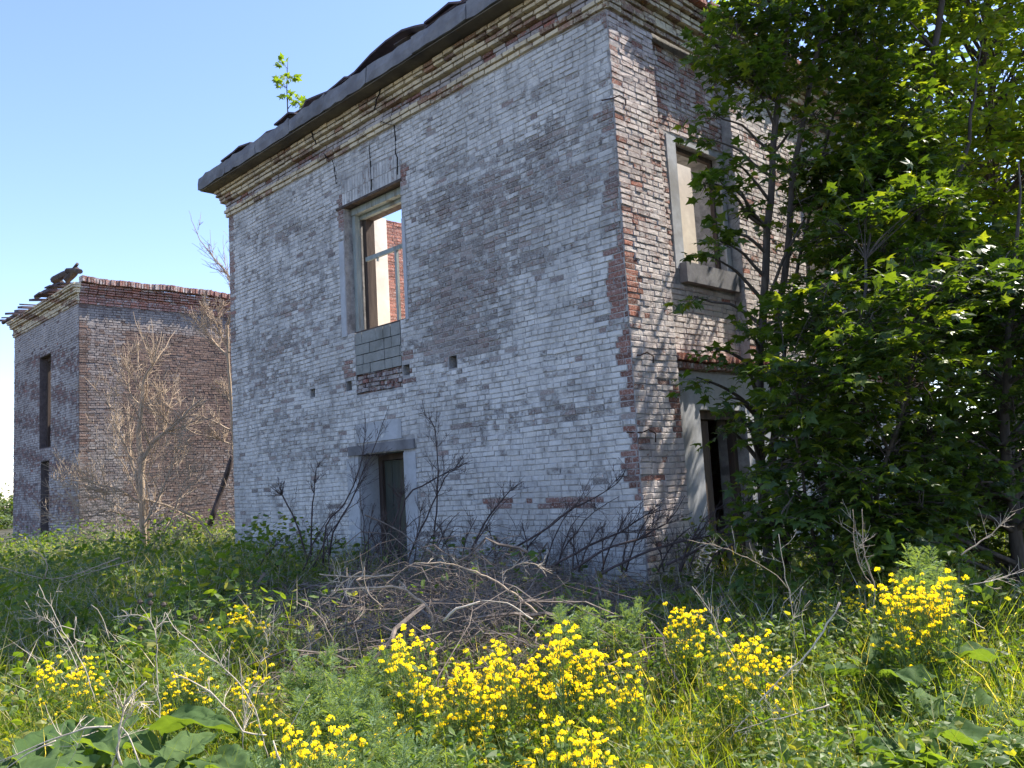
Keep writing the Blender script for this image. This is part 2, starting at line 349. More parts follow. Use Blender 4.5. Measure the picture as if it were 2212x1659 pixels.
# left end wall, back wall and the far stretch of the right wall
RW = [(1.45, 2.50, 4.28, 5.93), (4.75, 5.95, 4.28, 5.93), (1.50, 2.62, -0.2, 2.36), (4.9, 5.9, -0.2, 2.36)]
solid(mb, (-0.15, 0, 0), (0, 1, 0), (1, 0, 0), (0.55, 9.0), (-0.5, ZT-0.01), 0.0, 0.45, RW)
solid(mb, (-W, 0, 0), (0, 1, 0), (-1, 0, 0), (0.55, 9.0), (-0.5, ZT-0.02), 0.0, 0.02, [], back=False)
mb.box(-0.15, 0.0, 0.55, 0.9, -0.5, ZT-0.005, skip=('w', 's'))
mb.box(-0.15, 0.0, 2.66, 4.55, 3.05, ZT-0.005, skip=('w',)); mb.box(-0.15, 0.0, 6.1, 9.0, 3.05, ZT-0.005, skip=('w',))
mb.build('wall', M['mortar'], house)
mb = MB()   # inner faces with remains of cream plaster, plus an added light-shaping floor
mb.box(-W+0.02, -W+0.55, 0.553, 3.53, -0.4, ZT-0.1)
mb.box(-2.25, -2.0, 2.6, 8.89, 3.14, 7.65)
mb.box(-W+0.56, -0.603, 0.553, 8.89, 2.95, 3.13)  # unseen floor added to darken the lower storey and bounce light up
mb.build('inner_wall_added_floor', M['inner_plaster'], house)
mb = MB(); solid(mb, (-W+0.5, 0, 0), (0, 1, 0), (1, 0, 0), (3.533, 8.9), (-0.4, 7.65), 0, 0.45, [])
bricks(mb, (-W+0.5, 0, 0), (0, 1, 0), (1, 0, 0), (3.54, 8.9), (3.0, 7.65), [], lambda u, z: (0.75, 0.9, 0), seed=21)
mb.box(-W+0.56, -0.61, 8.9, 9.0, -0.4, 7.6)
mb.build('inner_brick_wall', M['side_brick'], house)
mb = MB()
bricks(mb, (0, 0, 0), (1, 0, 0), (0, -1, 0), (-W, -0.002), (-0.35, Z1), HOLES+[(h[0]-.01, h[1]+.01, h[2]-.01, h[3]+.01) for h in JOIST]+NICHE+[(-5.86, -4.11, 2.11, 2.31), (-5.80, -4.18, 6.26, 6.74), (-5.93, -5.78, 4.1, 5.75), (-4.20, -4.12, 4.1, 5.7), (-5.75, -5.60, 0.5, 2.1), (-4.40, -4.13, 0.3, 2.1)], st_front, seed=3)
mb.build('brick_face', M['white_brick'], house)
mb = MB()   # soldier course over the window
bricks(mb, (0, 0, 0), (1, 0, 0), (0, -1, 0), (-5.80, -4.18), (6.28, 6.74), [], lambda u, z: (0.5 if z < 6.4 else 0.3, 0.5, 0.002), course=0.24, soldier=True, seed=5, wave=0.003)
mb.build('window_arch', M['white_brick'], house)
# cornice courses: (bottom, top, how far they stand out)
CORN = [(7.20, 7.275, 0.045, 'o'), (7.275, 7.35, 0.065, 'o'), (7.35, 7.42, 0.04, 'w'), (7.42, 7.49, 0.045, 'w'), (7.49, 7.555, 0.12, 'o'), (7.555, 7.625, 0.135, 'o'), (7.625, 7.69, 0.19, 'o'), (7.69, 7.76, 0.205, 'o')]
def cornice(x0, x1, yend, par, both_ends, seed, mats, side_top=True):
    mo, mw, ms = MB(), MB(), MB()
    for i, (a, b, d, k) in enumerate(CORN):
        t = mo if k == 'o' else mw
        stl = lambda u, z: (0.25+0.25*(math.sin(u*2.3+z*9) > 0.7), 0.6, 0)
        bricks(t, (0, 0, 0), (1, 0, 0), (0, -1, 0), (x0-(d if both_ends else 0), x1+d-0.004), (a, b), [], stl, depth=d, course=0.08, seed=seed+i, wave=0.004)
        bricks(ms, (x1, 0, 0), (0, 1, 0), (1, 0, 0), (0.002, yend), (a, b), [], lambda u, z: (0.45, 0.6, 0), depth=d, course=0.08, seed=seed+20+i, wave=0.004)
        if both_ends: bricks(t, (x0, 0, 0), (0, 1, 0), (-1, 0, 0), (0.002, 3), (a, b), [], stl, depth=d, course=0.08, seed=seed+40+i, wave=0.004)
        t.box(x1-0.01, x1+d-0.012, -d+0.012, 0.0, a+0.001, b-0.001, c=(0.5, 0.35, 0.5))
    mo.build('cornice', mats[0], par); mw.build('frieze', mats[1], par); ms.build('side_cornice', mats[0], par)
cornice(-W, 0.0, 9.0, house, True, 100, (M['ochre_brick'], M['mauve_brick']))
# right wall faces
def st_side(u, z):
    b = 0.24; r = 0.8
    if z > 4.3: b = 0.33
    if z < 3.0: b = 0.16; r = .6
    if z > 6.0: b = 0.30; r = .6
    if u < 0.2+0.08*math.sin(z*7) and 3.4 < z < 4.3: return (0.95, 1.0, -0.006)
    if u < 0.1: b += 0.2
    if 0.75 < u < 0.9 and 2.0 < z < 2.6: b += .5
    return (b, r, 0)
mb = MB()
bricks(mb, (0, 0, 0), (0, 1, 0), (1, 0, 0), (0.002, 0.9), (-0.35, Z1), [], st_side, seed=31)
bricks(mb, (0, 0, 0), (0, 1, 0), (1, 0, 0), (2.66, 4.55), (3.06, Z1), [], st_side, seed=32)
bricks(mb, (0, 0, 0), (0, 1, 0), (1, 0, 0), (6.1, 9.0), (3.06, Z1), [], st_side, seed=33)
mb.build('side_brick_face', M['side_brick'], house)
for (a, b) in ((0.9, 2.66), (4.55, 6.1)):
    mb = MB()
    bricks(mb, (-0.15, 0, 0), (0, 1, 0), (1, 0, 0), (a, b), (3.05, Z1), [(RW[0][0]-.22, RW[0][1]+.2, 4.0, 6.0), (RW[1][0]-.2, RW[1][1]+.15, 4.0, 6.0)], lambda u, z: (0.2 if z < 4.2 else 0.42, 0.7, 0), depth=0.012, seed=35)
    mb.build('recessed_panel', M['side_brick'], house)
mb = MB()   # bands of plaster round the side openings
for (y0, y1, z0, z1) in ((RW[0][0], RW[0][1], RW[0][2], RW[0][3]), (RW[1][0], RW[1][1], RW[1][2], RW[1][3])):
    mb.box(-0.149, -0.132, y0-0.2, y0, z0-0.1, z1+0.06); mb.box(-0.149, -0.13, y1, y1+0.1, z0-0.1, z1+0.06); mb.box(-0.149, -0.134, y0+0.002, y1-0.002, z1, z1+0.05)
mb.box(-0.149, -0.125, 0.903, RW[2][0], -0.3, 2.84); mb.box(-0.149, -0.125, RW[2][1], RW[3][0], -0.3, 2.84); mb.box(-0.149, -0.125, RW[3][1], 9.0, -0.3, 2.84)
for k in (2, 3): mb.box(-0.149, -0.127, RW[k][0]+0.002, RW[k][1]-0.002, RW[k][3], 2.838)
mb.build('side_plaster', M['plaster'], house)
mb = MB()   # ledge between the storeys
bricks(mb, (-0.15, 0, 0), (0, 1, 0), (1, 0, 0), (0.903, 9.0), (2.86, 2.95), [], lambda u, z: (0.5, 0.5, 0), depth=0.13, course=0.09, soldier=True, seed=41)
bricks(mb, (-0.15, 0, 0), (0, 1, 0), (1, 0, 0), (0.903, 9.0), (2.95, 3.05), [], lambda u, z: (0.7, 1, random.uniform(-.04, .03)), depth=0.20, course=0.1, soldier=True, seed=42)
mb.build('ledge', M['side_brick'], house)
for (y0, y1) in ((RW[0][0], RW[0][1]), (RW[1][0], RW[1][1])):
    MB().box(-0.30, -0.03, y0-0.12, y1+0.1, 4.0, 4.26).build('window_sill', M['concrete'], house)
    fr = MB(); fr.box(-0.30, -0.24, y0, y0+0.04, 4.27, 5.93); fr.box(-0.30, -0.24, y1-0.05, y1, 4.27, 5.93); fr.box(-0.30, -0.24, y0+0.04, y1-0.05, 5.87, 5.93)
    fr.build('window_frame', M['old_wood'], house)
for (y0, y1) in ((RW[2][0], RW[2][1]), (RW[3][0], RW[3][1])):
    fr = MB(); fr.box(-0.40, -0.30, y0, y0+0.09, 0, 2.36); fr.box(-0.40, -0.30, y1-0.09, y1, 0, 2.36); fr.box(-0.40, -0.30, y0+0.09, y1-0.09, 2.25, 2.36)
    fr.build('door_frame', M['old_wood'], house)
    MB().box(-0.42, -0.38, y0+0.1, (y0+y1)/2, 0, 2.24).build('door', M['old_wood'], house)
# broken rowlock course on top of the right wall
mb = MB()
bricks(mb, (0.0, 0, 0), (0, 1, 0), (1, 0, 0), (1.05, 9.0), (7.765, 7.86), [], lambda u, z: (0.7, 0.95, random.uniform(-.03, .03)), depth=0.30, course=0.1, soldier=True, seed=44, wave=0.012)
mb.build('rowlock_course', M['side_brick'], house)
# front window: timber frames and what is left of the casement
wf = MB()
wf.box(-5.775, -5.69, 0.16, 0.26, 4.13, 6.16); wf.box(-4.285, -4.205, 0.16, 0.26, 4.13, 6.16); wf.box(-5.775, -4.205, 0.14, 0.262, 6.162, 6.275)
wf.box(-5.72, -4.26, 0.262, 0.33, 6.10, 6.27)
f1 = wf.build('window_frame', M['painted_wood'], house)
wi = MB(); wi.box(-5.72, -5.62, 0.33, 0.50, 4.15, 6.27); wi.box(-4.36, -4.26, 0.33, 0.50, 4.15, 6.27); wi.box(-5.62, -4.36, 0.33, 0.50, 6.10, 6.27); wi.box(-5.77, -4.21, 0.06, 0.56, 4.12, 4.15)
wi.build('inner_frame', M['old_wood'], house)
ca_ = MB(); ca_.box(-5.60, -4.285, 0.28, 0.325, 5.36, 5.43); ca_.box(-4.80, -4.745, 0.28, 0.325, 4.15, 5.36); ca_.box(-5.30, -5.27, 0.29, 0.32, 5.30, 5.36)
ca_.build('casement', M['painted_wood'], house)
lt = MB(); lt.box(-5.98, -4.16, -0.022, 0.14, 6.275, 6.315); lt.box(-5.60, -4.38, 0.265, 0.54, 6.275, 6.30); lt.build('window_lintel', M['old_wood'], house)
# plaster margins of the front window and door
for bx_ in ((-5.93, -5.785, -0.018, 0.0, 4.1, 5.72), (-4.195, -4.12, -0.018, 0.0, 4.1, 5.68), (-5.93, -5.61, -0.010, 0.0, 0.45, 2.09), (-4.39, -4.10, -0.020, 0.0, 0.2, 2.10), (-5.62, -4.42, -0.018, 0.0, 2.32, 2.62)):
    MB().box(*bx_).build('plaster_margin', M['plaster'], house)
# cement blocks under the window, rough infill under them
bk = MB()
R_ = random.Random(4)
z = 4.11
for r in range(4):
    h = (0.2, 0.17, 0.16, 0.16)[r]; x = -5.57; z -= h
    while x < -4.37:
        L = R_.choice((0.19, 0.2, 0.39)); x2 = min(x+L, -4.36)
        bk.box(x+0.006, x2-0.006, -0.004+R_.uniform(-.006, .006), 0.2, z+0.006, z+h-0.006); x = x2
bk.build('cement_block_infill', M['block'], house)
bk = MB(); bricks(bk, (0, 0.05, 0), (1, 0, 0), (0, -1, 0), (-5.57, -4.36), (3.11, 3.42), [], lambda u, z: (0.45, 0.4, random.uniform(-.03, .03)), depth=0.05, seed=61, length=0.16)
bk.box(-5.575, -4.355, 0.04, 0.235, 3.11, 3.42)
bk.build('brick_infill', M['mauve_brick'], house)
# door
ln = MB(); ln.box(-5.86, -5.35, -0.028, 0.2, 2.13, 2.28); ln.box(-5.348, -4.11, -0.035, 0.2, 2.145, 2.29); ln.build('door_lintel', M['concrete'], house)
dr = MB(); dr.box(-5.598, -5.50, 0.38, 0.50, 0.2, 2.128); dr.box(-4.50, -4.402, 0.38, 0.50, 0.2, 2.128); dr.box(-5.50, -4.50, 0.38, 0.50, 2.03, 2.128)
dr.build('door_frame', M['old_wood'], house)
dd = MB()
for k in range(5): dd.box(-5.495+k*0.2, -5.495+k*0.2+0.193, 0.43+0.004*(k % 2), 0.47, 0.2, 2.02)
dd.build('door', M['door'], house)
# panel of plaster on the left reveal
MB().box(-5.597, -5.585, 0.02, 0.37, 0.25, 2.12).build('door_reveal', M['plaster'], house)
# eaves slab, its soffit, roof sheets left on it
sb = MB(); xs = [-10.28, -9.1, -7.9, -6.7, -5.55, -4.35, -3.2, -2.0, -0.9, 0.62]
for i in range(len(xs)-1):
    dz = R_.uniform(-0.015, 0.015); dy = R_.uniform(-.02, .02); n = 7; V = []; F = []
    for k in range(n+1):
        x = xs[i]+0.006+(xs[i+1]-xs[i]-0.012)*k/n; e = 0.03 if k in (0, n) else 0
        j = lambda a: R_.uniform(-a, a)
        V += [(x, -0.47+dy+j(.012), 7.785+dz+max(0, j(.02))+e*.4), (x, -0.475+dy+j(.008), 7.92+dz), (x, -0.46+dy+j(.014), 8.055+dz+j(.02)-e*R_.random()), (x, 0.6, 8.07+dz), (x, 0.6, 7.785+dz)]
    for k in range(n):
        for q in range(5): F.append((k*5+q, k*5+(q+1) % 5, (k+1)*5+(q+1) % 5, (k+1)*5+q))
    F += [(4, 3, 2, 1, 0), tuple(n*5+q for q in range(5))]; sb.raw(V, F)
sb.build('eaves_slab', M['concrete'], house)
sf = MB(); sf.box(-10.24, 0.58, -0.43, 0.62, 7.763, 7.776); sf.build('soffit', M['soffit'], house)
rf = MB()
def sheet(mb, pts, th=0.03, depth=0.9, y0=-0.40):
    "a warped roof sheet: profile of (x, z) points run back over the eaves"
    n = len(pts); v = []
    for (x, z) in pts:
        v += [(x, y0, z), (x, y0, z+th), (x+0.02, y0+depth, z+0.12), (x+0.02, y0+depth, z+0.12+th)]
    f = []
    for i in range(n-1):
        a, b = i*4, (i+1)*4
        f += [(a, b, b+1, a+1), (a+1, b+1, b+3, a+3), (a+3, b+3, b+2, a+2), (a+2, b+2, b, a)]
    f += [(0, 1, 3, 2), ((n-1)*4, (n-1)*4+2, (n-1)*4+3, (n-1)*4+1)]
    mb.raw(v, f)
for (xa, xb, dz, yy) in ((-10.0, -9.0, .0, -.36), (-9.3, -8.1, .02, -.44), (-8.2, -7.3, .0, -.38), (-7.2, -6.5, .03, -.45), (-5.5, -4.8, .02, -.42), (-2.9, -2.1, .05, -.46), (-2.2, -1.2, .02, -.4)):
    sheet(rf, [(xa, 8.07+dz), ((xa+xb)/2-.1, 8.09+dz), ((xa+xb)/2+.15, 8.12+dz), (xb, 8.07)], y0=yy)
sheet(rf, [(-6.35, 8.09), (-6.2, 8.20), (-5.9, 8.16), (-5.5, 8.10)], depth=0.5)
sheet(rf, [(-5.35, 8.10), (-4.75, 8.13), (-4.3, 8.24), (-3.9, 8.29), (-3.5, 8.29), (-3.2, 8.22), (-2.9, 8.13)])
sheet(rf, [(-2.95, 8.10), (-2.2, 8.13), (-1.2, 8.14), (-0.2, 8.10)])
rf.box(-6.9, -6.75, -0.2, 0.6, 8.1, 8.17)
rf.build('roof_sheet', M['roofing'], house)
for (x, z, r) in ((-6.75, 8.12, .5), (-3.7, 8.15, .1)):
    MB().tube([(x, -0.38, z), (x+0.35, -0.1, z+0.22)], 0.035, 4).build('broken_batten', M['old_wood'], house)
# cracks
def crack(pts, wd, y=-0.024):
    m = MB()
    for i in range(len(pts)-1):
        (a, b), (c, d) = pts[i], pts[i+1]
        m.raw([(a-wd/2, y, b), (a+wd/2, y, b), (c+wd/2, y, d), (c-wd/2, y, d), (a-wd/2, y+.02, b), (a+wd/2, y+.02, b), (c+wd/2, y+.02, d), (c-wd/2, y+.02, d)], [(0, 1, 2, 3), (0, 4, 5, 1), (3, 2, 6, 7), (0, 3, 7, 4), (1, 5, 6, 2)])
    return m
def zig(x0, z0, x1, z1, n, amp):
    return [(x0+(x1-x0)*i/n+R_.uniform(-amp, amp)*(0 < i < n), z0+(z1-z0)*i/n) for i in range(n+1)]
for (pts, wd, y) in ((zig(-4.28, 7.2, -4.25, 6.4, 9, .04), .010, -.020), (zig(-4.55, 7.36, -4.27, 7.2, 3, .03), .014, -.078), (zig(-4.32, 7.76, -4.5, 7.49, 4, .03), .014, -.225), (zig(-6.35, 7.76, -6.22, 7.49, 4, .03), .014, -.225), (zig(-6.22, 7.36, -6.05, 7.2, 3, .03), .014, -.078), (zig(-6.05, 7.2, -5.95, 6.75, 5, .03), .007, -.020), (zig(-4.95, 7.1, -4.95, 6.35, 8, .02), .009, -.020)):
    crack(pts, wd, y).build('crack', M['crack'], house)
# iron hooks at the corner
for (x, y, z, s) in ((0.03, -0.02, 6.05, 1), (0.06, 0.10, 2.95, 1), (0.05, 0.02, 2.05, 1.2)):
    h = MB(); h.tube([(x-0.16*s, y-0.03, z+0.02), (x, y, z), (x+0.05*s, y+0.05, z+0.03), (x+0.10*s, y+0.10, z-0.02), (x+0.09*s, y+0.10, z-0.10*s)], 0.009, 5)
    h.build('iron_hook', M['rust'], house)
# ---------------------------------------------------------------- the second ruin on the left
LX, LW = -19.2, 6.3
lh = thing('brick_ruin', (-21, 1, 0.1), 'smaller ruin on the left with a bare reddish side wall and rotten roof beams', 'building')
LH = [(LX-3.55, LX-2.45, 3.35, 6.15), (LX-3.40, LX-2.6, 0.0, 2.95)]
mb = MB()
solid(mb, (0, 0.1, 0), (1, 0, 0), (0, -1, 0), (LX-LW, LX), (-0.5, ZT), 0, 0.55, LH)
solid(mb, (LX, 0.1, 0), (0, 1, 0), (1, 0, 0), (0.55, 7.5), (-0.5, ZT-0.01), 0, 0.55, [])
solid(mb, (LX-LW, 0.1, 0), (0, 1, 0), (-1, 0, 0), (0.55, 7.5), (-0.5, ZT-0.01), 0, 0.55, [])
mb.build('wall', M['red_mortar'], lh)
def st_lf(u, z):
    b = 0.42+0.1*math.sin(z*6+u)
    if z > 6.3: b = 0.2
    return (b, 0.3, 0)
mb = MB(); bricks(mb, (0, 0.1, 0), (1, 0, 0), (0, -1, 0), (LX-LW, LX-0.002), (-0.3, Z1), LH, st_lf, seed=71)
mb.build('brick_face', M['mauve_brick'], lh)
def st_ls(u, z):
    r = 0.95; b = 0.62
    if u < 1.15 or z > 6.5: b = 0.38; r = 0.75
    if u < 0.3: b = 0.6; r = .9
    if u > 1.15 and z < 6.4: b = 0.72+0.1*math.sin(u*2+z)
    if z > 6.75 and z < 7.1: b = 0.2
    if z < 3.2: b -= 0.18*smooth(3.4-z, 0, 1.5)+0.0; r = .7
    return (float(b), r, 0)
mb = MB(); bricks(mb, (LX, 0.1, 0), (0, 1, 0), (1, 0, 0), (0.002, 7.5), (-0.3, Z1), [], st_ls, seed=72)
mb.build('side_brick_face', M['red_brick'], lh)
mo, mw = MB(), MB()
for i, (a, b, d, k) in enumerate(CORN):
    stl = lambda u, z: (0.3+0.3*(math.sin(u*2.3+z*9) > 0.6), 0.6, 0)
    bricks(mo, (0, 0.1, 0), (1, 0, 0), (0, -1, 0), (LX-LW-d, LX+d-0.004), (a, b), [], stl, depth=d, course=0.08, seed=200+i, wave=0.004)
    bricks(mw, (LX, 0.1, 0), (0, 1, 0), (1, 0, 0), (0.002, 7.4), (a, b), [], lambda u, z: (0.6, 0.8, 0), depth=d*0.8, course=0.08, seed=220+i, wave=0.004)
    mo.box(LX-0.01, LX+d-0.012, 0.1-d+0.012, 0.1, a+0.001, b-0.001, c=(0.5, 0.35, 0.5))
mo.build('cornice', M['ochre_brick'], lh)
bricks(mw, (LX, 0.1, 0), (0, 1, 0), (1, 0, 0), (0.0, 7.4), (7.77, 7.95), [], lambda u, z: (0.55, 0.7, random.uniform(-.04, .03)), depth=0.27, course=0.18, soldier=True, seed=244, wave=0.02)
mw.build('side_cornice', M['side_brick'], lh)
fr = MB()
for (a, b, c, d) in LH:
    fr.box(a, a+0.12, 0.3, 0.42, c, d); fr.box(b-0.12, b, 0.3, 0.42, c, d); fr.box(a+0.12, b-0.12, 0.3, 0.42, d-0.12, d)
    if c > 3: fr.box((a+b)/2-0.04, (a+b)/2+0.04, 0.3, 0.42, c, d-0.12)
fr.build('window_frame', M['old_wood'], lh)
MB().box(LX-3.3, LX-2.7, 0.36, 0.40, 0.0, 2.8).build('door', M['door'], lh)
MB().box(LX-3.55, LX-2.9, 0.45, 0.55, 3.35, 4.2).build('brick_rubble', M['side_brick'], lh)
R_ = random.Random(9)
for k in range(11):      # rotten boards sticking out over the front cornice
    x = LX-LW-0.6+k*0.62; zz = 7.9+0.03*k % 0.2+R_.uniform(-.02, .08)
    m = MB(); a = R_.uniform(-0.25, 0.25)
    p0 = np.array([x, -0.22-R_.uniform(0, 0.22), 7.80+R_.uniform(0, .05)]); p1 = np.array([x+0.5*math.sin(a)+R_.uniform(-.2, .6), 1.2, 7.9+R_.uniform(.0, .16)])
    sd = np.array([R_.uniform(0.16, 0.34), 0.05, R_.uniform(-.05, .05)]); up = np.array([0, 0, R_.uniform(.04, .09)])
    m.raw([p0, p0+sd, p1+sd, p1, p0+up, p0+sd+up, p1+sd+up, p1+up], [(0, 3, 2, 1), (4, 5, 6, 7), (0, 1, 5, 4), (1, 2, 6, 5), (2, 3, 7, 6), (3, 0, 4, 7)])
    m.build('roof_board', M['roofing'], lh)
for (x0, x1, z0, z1, r) in ((LX-1.7, LX-0.55, 8.20, 8.24, .11), (LX-3.4, LX-2.3, 8.02, 8.08, .08), (LX-0.7, LX-0.1, 8.02, 8.36, .05), (LX-0.5, LX+0.15, 8.22, 8.08, .08), (LX-0.55, LX-0.1, 7.95, 8.2, .1), (LX-2.2, LX-1.5, 7.98, 8.12, .09), (LX-LW-0.8, LX-LW+0.4, 7.85, 7.98, .06)):
    m = MB(); m.tube([(x0, -0.05, z0), ((x0+x1)/2, 0.05, (z0+z1)/2+.02), (x1, 0.1, z1)], [r, r*1.05, r*.85], 7)
    m.build('roof_beam', M['old_wood'], lh)
# ================================================================ vegetation
def norm(a): return a/(np.linalg.norm(a, axis=-1, keepdims=True)+1e-9)
def frames(ydir, up):
    "rotation matrices whose columns are x, y (leaf axis) and z (leaf normal)"
    y = norm(ydir); z = norm(up - y*np.sum(up*y, axis=-1, keepdims=True)); x = np.cross(y, z)
    return np.stack([x, y, z], -1)
MAPLE_V = [(0, 0, 0), (0, .34, .03), (0, 1, -.12), (-.38, .02, -.10), (-.24, .25, 0), (-.56, .50, -.14), (-.30, .47, -.02), (-.17, .62, -.01), (.38, .02, -.10), (.24, .25, 0), (.56, .50, -.14), (.30, .47, -.02), (.17, .62, -.01)]
MAPLE_F = [(0, 1, 4, 3), (1, 6, 5, 4), (1, 2, 7, 6), (1, 0, 8, 9), (1, 9, 10, 11), (1, 11, 12, 2)]
OVAL_V = [(0, 0, 0), (0, .5, .04), (0, 1, -.1), (-.26, .25, -.05), (-.28, .6, -.08), (.26, .25, -.05), (.28, .6, -.08)]
OVAL_F = [(0, 1, 4, 3), (1, 2, 4), (0, 5, 6, 1), (1, 6, 2)]
LANCE_V = [(0, 0, 0), (-.09, .35, -.02), (.09, .35, -.02), (0, 1, -.15), (0, .35, .02)]
LANCE_F = [(0, 4, 3, 1), (0, 2, 3, 4)]
PINN_V, PINN_F = [], []
for (yy, ll, sx) in ((.18, .32, -1), (.18, .32, 1), (.42, .42, -1), (.42, .42, 1), (.62, .34, -1), (.62, .34, 1), (0, 1.0, 0)):
    b = len(PINN_V); dx, dy = (sx*.75, .66) if sx else (0, 1)
    PINN_V += [(0, yy, 0), (dx*ll*.5-dy*.05, yy+dy*ll*.5+dx*.05, .03), (dx*ll, yy+dy*ll, -.08), (dx*ll*.5+dy*.05, yy+dy*ll*.5-dx*.05, -.02)]
    PINN_F.append((b, b+1, b+2, b+3))
def rcol(k, lo=0.0, hi=1.0):
    c = rng.random((k, 3)); c[:, 0] = lo+(hi-lo)*c[:, 0]; return c
def rdir(k, flat=1.0):
    v = rng.normal(size=(k, 3)); v[:, 2] *= flat; return norm(v)
def bent(p0, p1, n=6, sag=0.1, jit=0.03):
    p0, p1 = np.array(p0, float), np.array(p1, float); L = np.linalg.norm(p1-p0); t = np.linspace(0, 1, n)[:, None]
    p = p0+(p1-p0)*t+np.array([0, 0, 1.0])*np.sin(t*math.pi)*sag*L
    j = rng.normal(size=(n, 3))*jit*L; j[0] = 0; j[-1] = 0
    return p+j
def resample(pts, step):
    pts = np.asarray(pts, float); out = [pts[0]]
    # Catmull-Rom through the given points
    P = np.vstack([2*pts[0]-pts[1], pts, 2*pts[-1]-pts[-2]])
    for i in range(1, len(P)-2):
        L = np.linalg.norm(P[i+1]-P[i]); n = max(2, int(L/step))
        for t in np.linspace(0, 1, n+1)[1:]:
            out.append(0.5*((2*P[i])+(-P[i-1]+P[i+1])*t+(2*P[i-1]-5*P[i]+4*P[i+1]-P[i+2])*t*t+(-P[i-1]+3*P[i]-3*P[i+1]+P[i+2])*t**3))
    return np.array(out)
def twigs(mb, line, r0, r1, n, length, level=1, up=0.3, sides=4, start=0.25, spread=0.9, rmin=0.0012, curl=0.12):
    "a tapering stem and its side twigs, recursively"
    m = len(line); rad = np.linspace(r0, r1, m); mb.tube(line, rad, sides=max(sides, 3), cap=False)
    for k in range(n):
        i = int((start+(1-start)*rng.random())*(m-2)); p = line[i]; t = norm(line[i+1]-line[i])
        d = norm(t*0.8+rdir(1)[0]*spread+np.array([0, 0, up]))
        L = length*rng.uniform(0.5, 1.15)*(1.1-0.5*i/m)
        q = [p]; dd = d.copy(); ns = 5
        for s in range(ns):
            dd = norm(dd+rdir(1)[0]*curl*1.6+np.array([0, 0, up*0.15])); q.append(q[-1]+dd*L/ns)
        q = np.array(q); rr = max(rad[i]*0.5, rmin)
        if level > 0: twigs(mb, q, rr, max(rr*0.35, rmin*0.7), max(2, int(n*0.45)), L*0.5, level-1, up, 3, 0.15, spread, rmin, curl)
        else: mb.tube(q, np.linspace(rr, max(rr*0.35, rmin*0.6), len(q)), 3, cap=False)
def sprays(lm, tm, P, D, L, pairs, size, tv, tf, droop=0.25, tilt=0.45, twig=0.004, lo=0, hi=1):
    k = len(P); D = norm(D); S = norm(np.cross(D, np.array([0, 0, 1.0])))
    for j in range(pairs):
        f = (j+1)/pairs
        base = P+D*(L*f)[:, None]+np.array([0, 0, -1.0])*((L*f**2)*0.25)[:, None]
        for sgn in ((-1, 1) if j < pairs-1 else (-1, 0, 1)):
            ld = norm(D*(0.6 if sgn else 1.0)+S*sgn*0.9+rng.normal(size=(k, 3))*0.3+np.array([0, 0, -droop]))
            up = np.array([0, 0, 1.0])+rng.normal(size=(k, 3))*tilt
            sz = size*rng.uniform(0.55, 1.2, k)
            Mx = frames(ld, up)*sz[:, None, None]
            lm.scatter(tv, tf, Mx, base+ld*(size*0.35), rcol(k, lo, hi))
    if tm is not None:
        for i in range(k):
            q = np.array([P[i], P[i]+D[i]*L[i]*0.5-np.array([0, 0, L[i]*0.06]), P[i]+D[i]*L[i]-np.array([0, 0, L[i]*0.25])])
            tm.tube(q, [twig, twig*0.8, twig*0.4], 3, cap=False)
def make_tree(name, label, cat, base, stems, blobs, leaf, lsize, dens, tmpl=(MAPLE_V, MAPLE_F), group=None, bark='bark', twig=0.004, droop=0.25, slen=0.45, pairs=4, tilt=0.45, skip_limbs=False):
    root = thing(name, base, label, cat, group)
    tm, lm = MB(), MB(); allp = []
    for (pts, r0, r1) in stems:
        l = resample(pts, 0.25); l[1:-1] += rng.normal(size=(len(l)-2, 3))*0.012
        tm.tube(l, np.linspace(r0, r1, len(l)), 8); allp.append(np.column_stack([l, np.linspace(r0, r1, len(l))]))
    allp = np.vstack(allp)
    for (c, r) in blobs:
        c = np.array(c, float); r = np.array(r if np.ndim(r) else (r, r, r*0.85), float)
        low = allp[allp[:, 2] < c[2]+0.1]; low = low if len(low) else allp
        i = np.argmin(np.linalg.norm(low[:, :3]-c, axis=1)+0.4*np.maximum(0, low[:, 2]-c[2]+0.5)); s = low[i]
        n = max(3, int(dens*np.prod(r)**(2/3)*10))
        if not skip_limbs:
            l = resample(bent(s[:3], c, 5, 0.08, 0.018), .08); r0 = min(s[3]*0.55, 0.03); tm.tube(l, np.linspace(r0, r0*0.3, len(l)), 5, cap=False)
        d = rdir(n, 0.9); P = c+d*r*(rng.random((n, 1))**0.5)
        out = norm(norm(c-s[:3]+np.array([0, 0, .1]))*0.6+d*np.array([1, 1, 0.5])+np.array([0, 0, 0.1]))
        L = slen*rng.uniform(0.6, 1.2, n)
        sprays(lm, tm, P-out*(L*0.5)[:, None], out, L, pairs, lsize, *tmpl, droop=droop, tilt=tilt, twig=twig)
        if not skip_limbs:
            for j in range(0, n, 3): tm.tube(bent(c, P[j]-out[j]*L[j]*0.5, 4, 0.05, 0.04), [0.008, 0.006, 0.005, 0.004], 3, cap=False)
    tm.build('trunk', M[bark], root, smooth=True); lm.build('crown', M[leaf], root)
    return root
def region(n, x0, x1, y0, y1, d0, d1, r0, r1, keep=None):
    out = []
    while len(out) < n:
        px, py = rng.uniform(x0, x1), rng.uniform(y0, y1)
        if keep and not keep(px, py): continue
        r = rng.uniform(r0, r1); out.append((at(px, py, rng.uniform(d0, d1)), (r, r, r*0.8)))
    return out
A = at
def gnd(p): return np.array([p[0], p[1], float(ground(p[0], p[1]))-0.03])
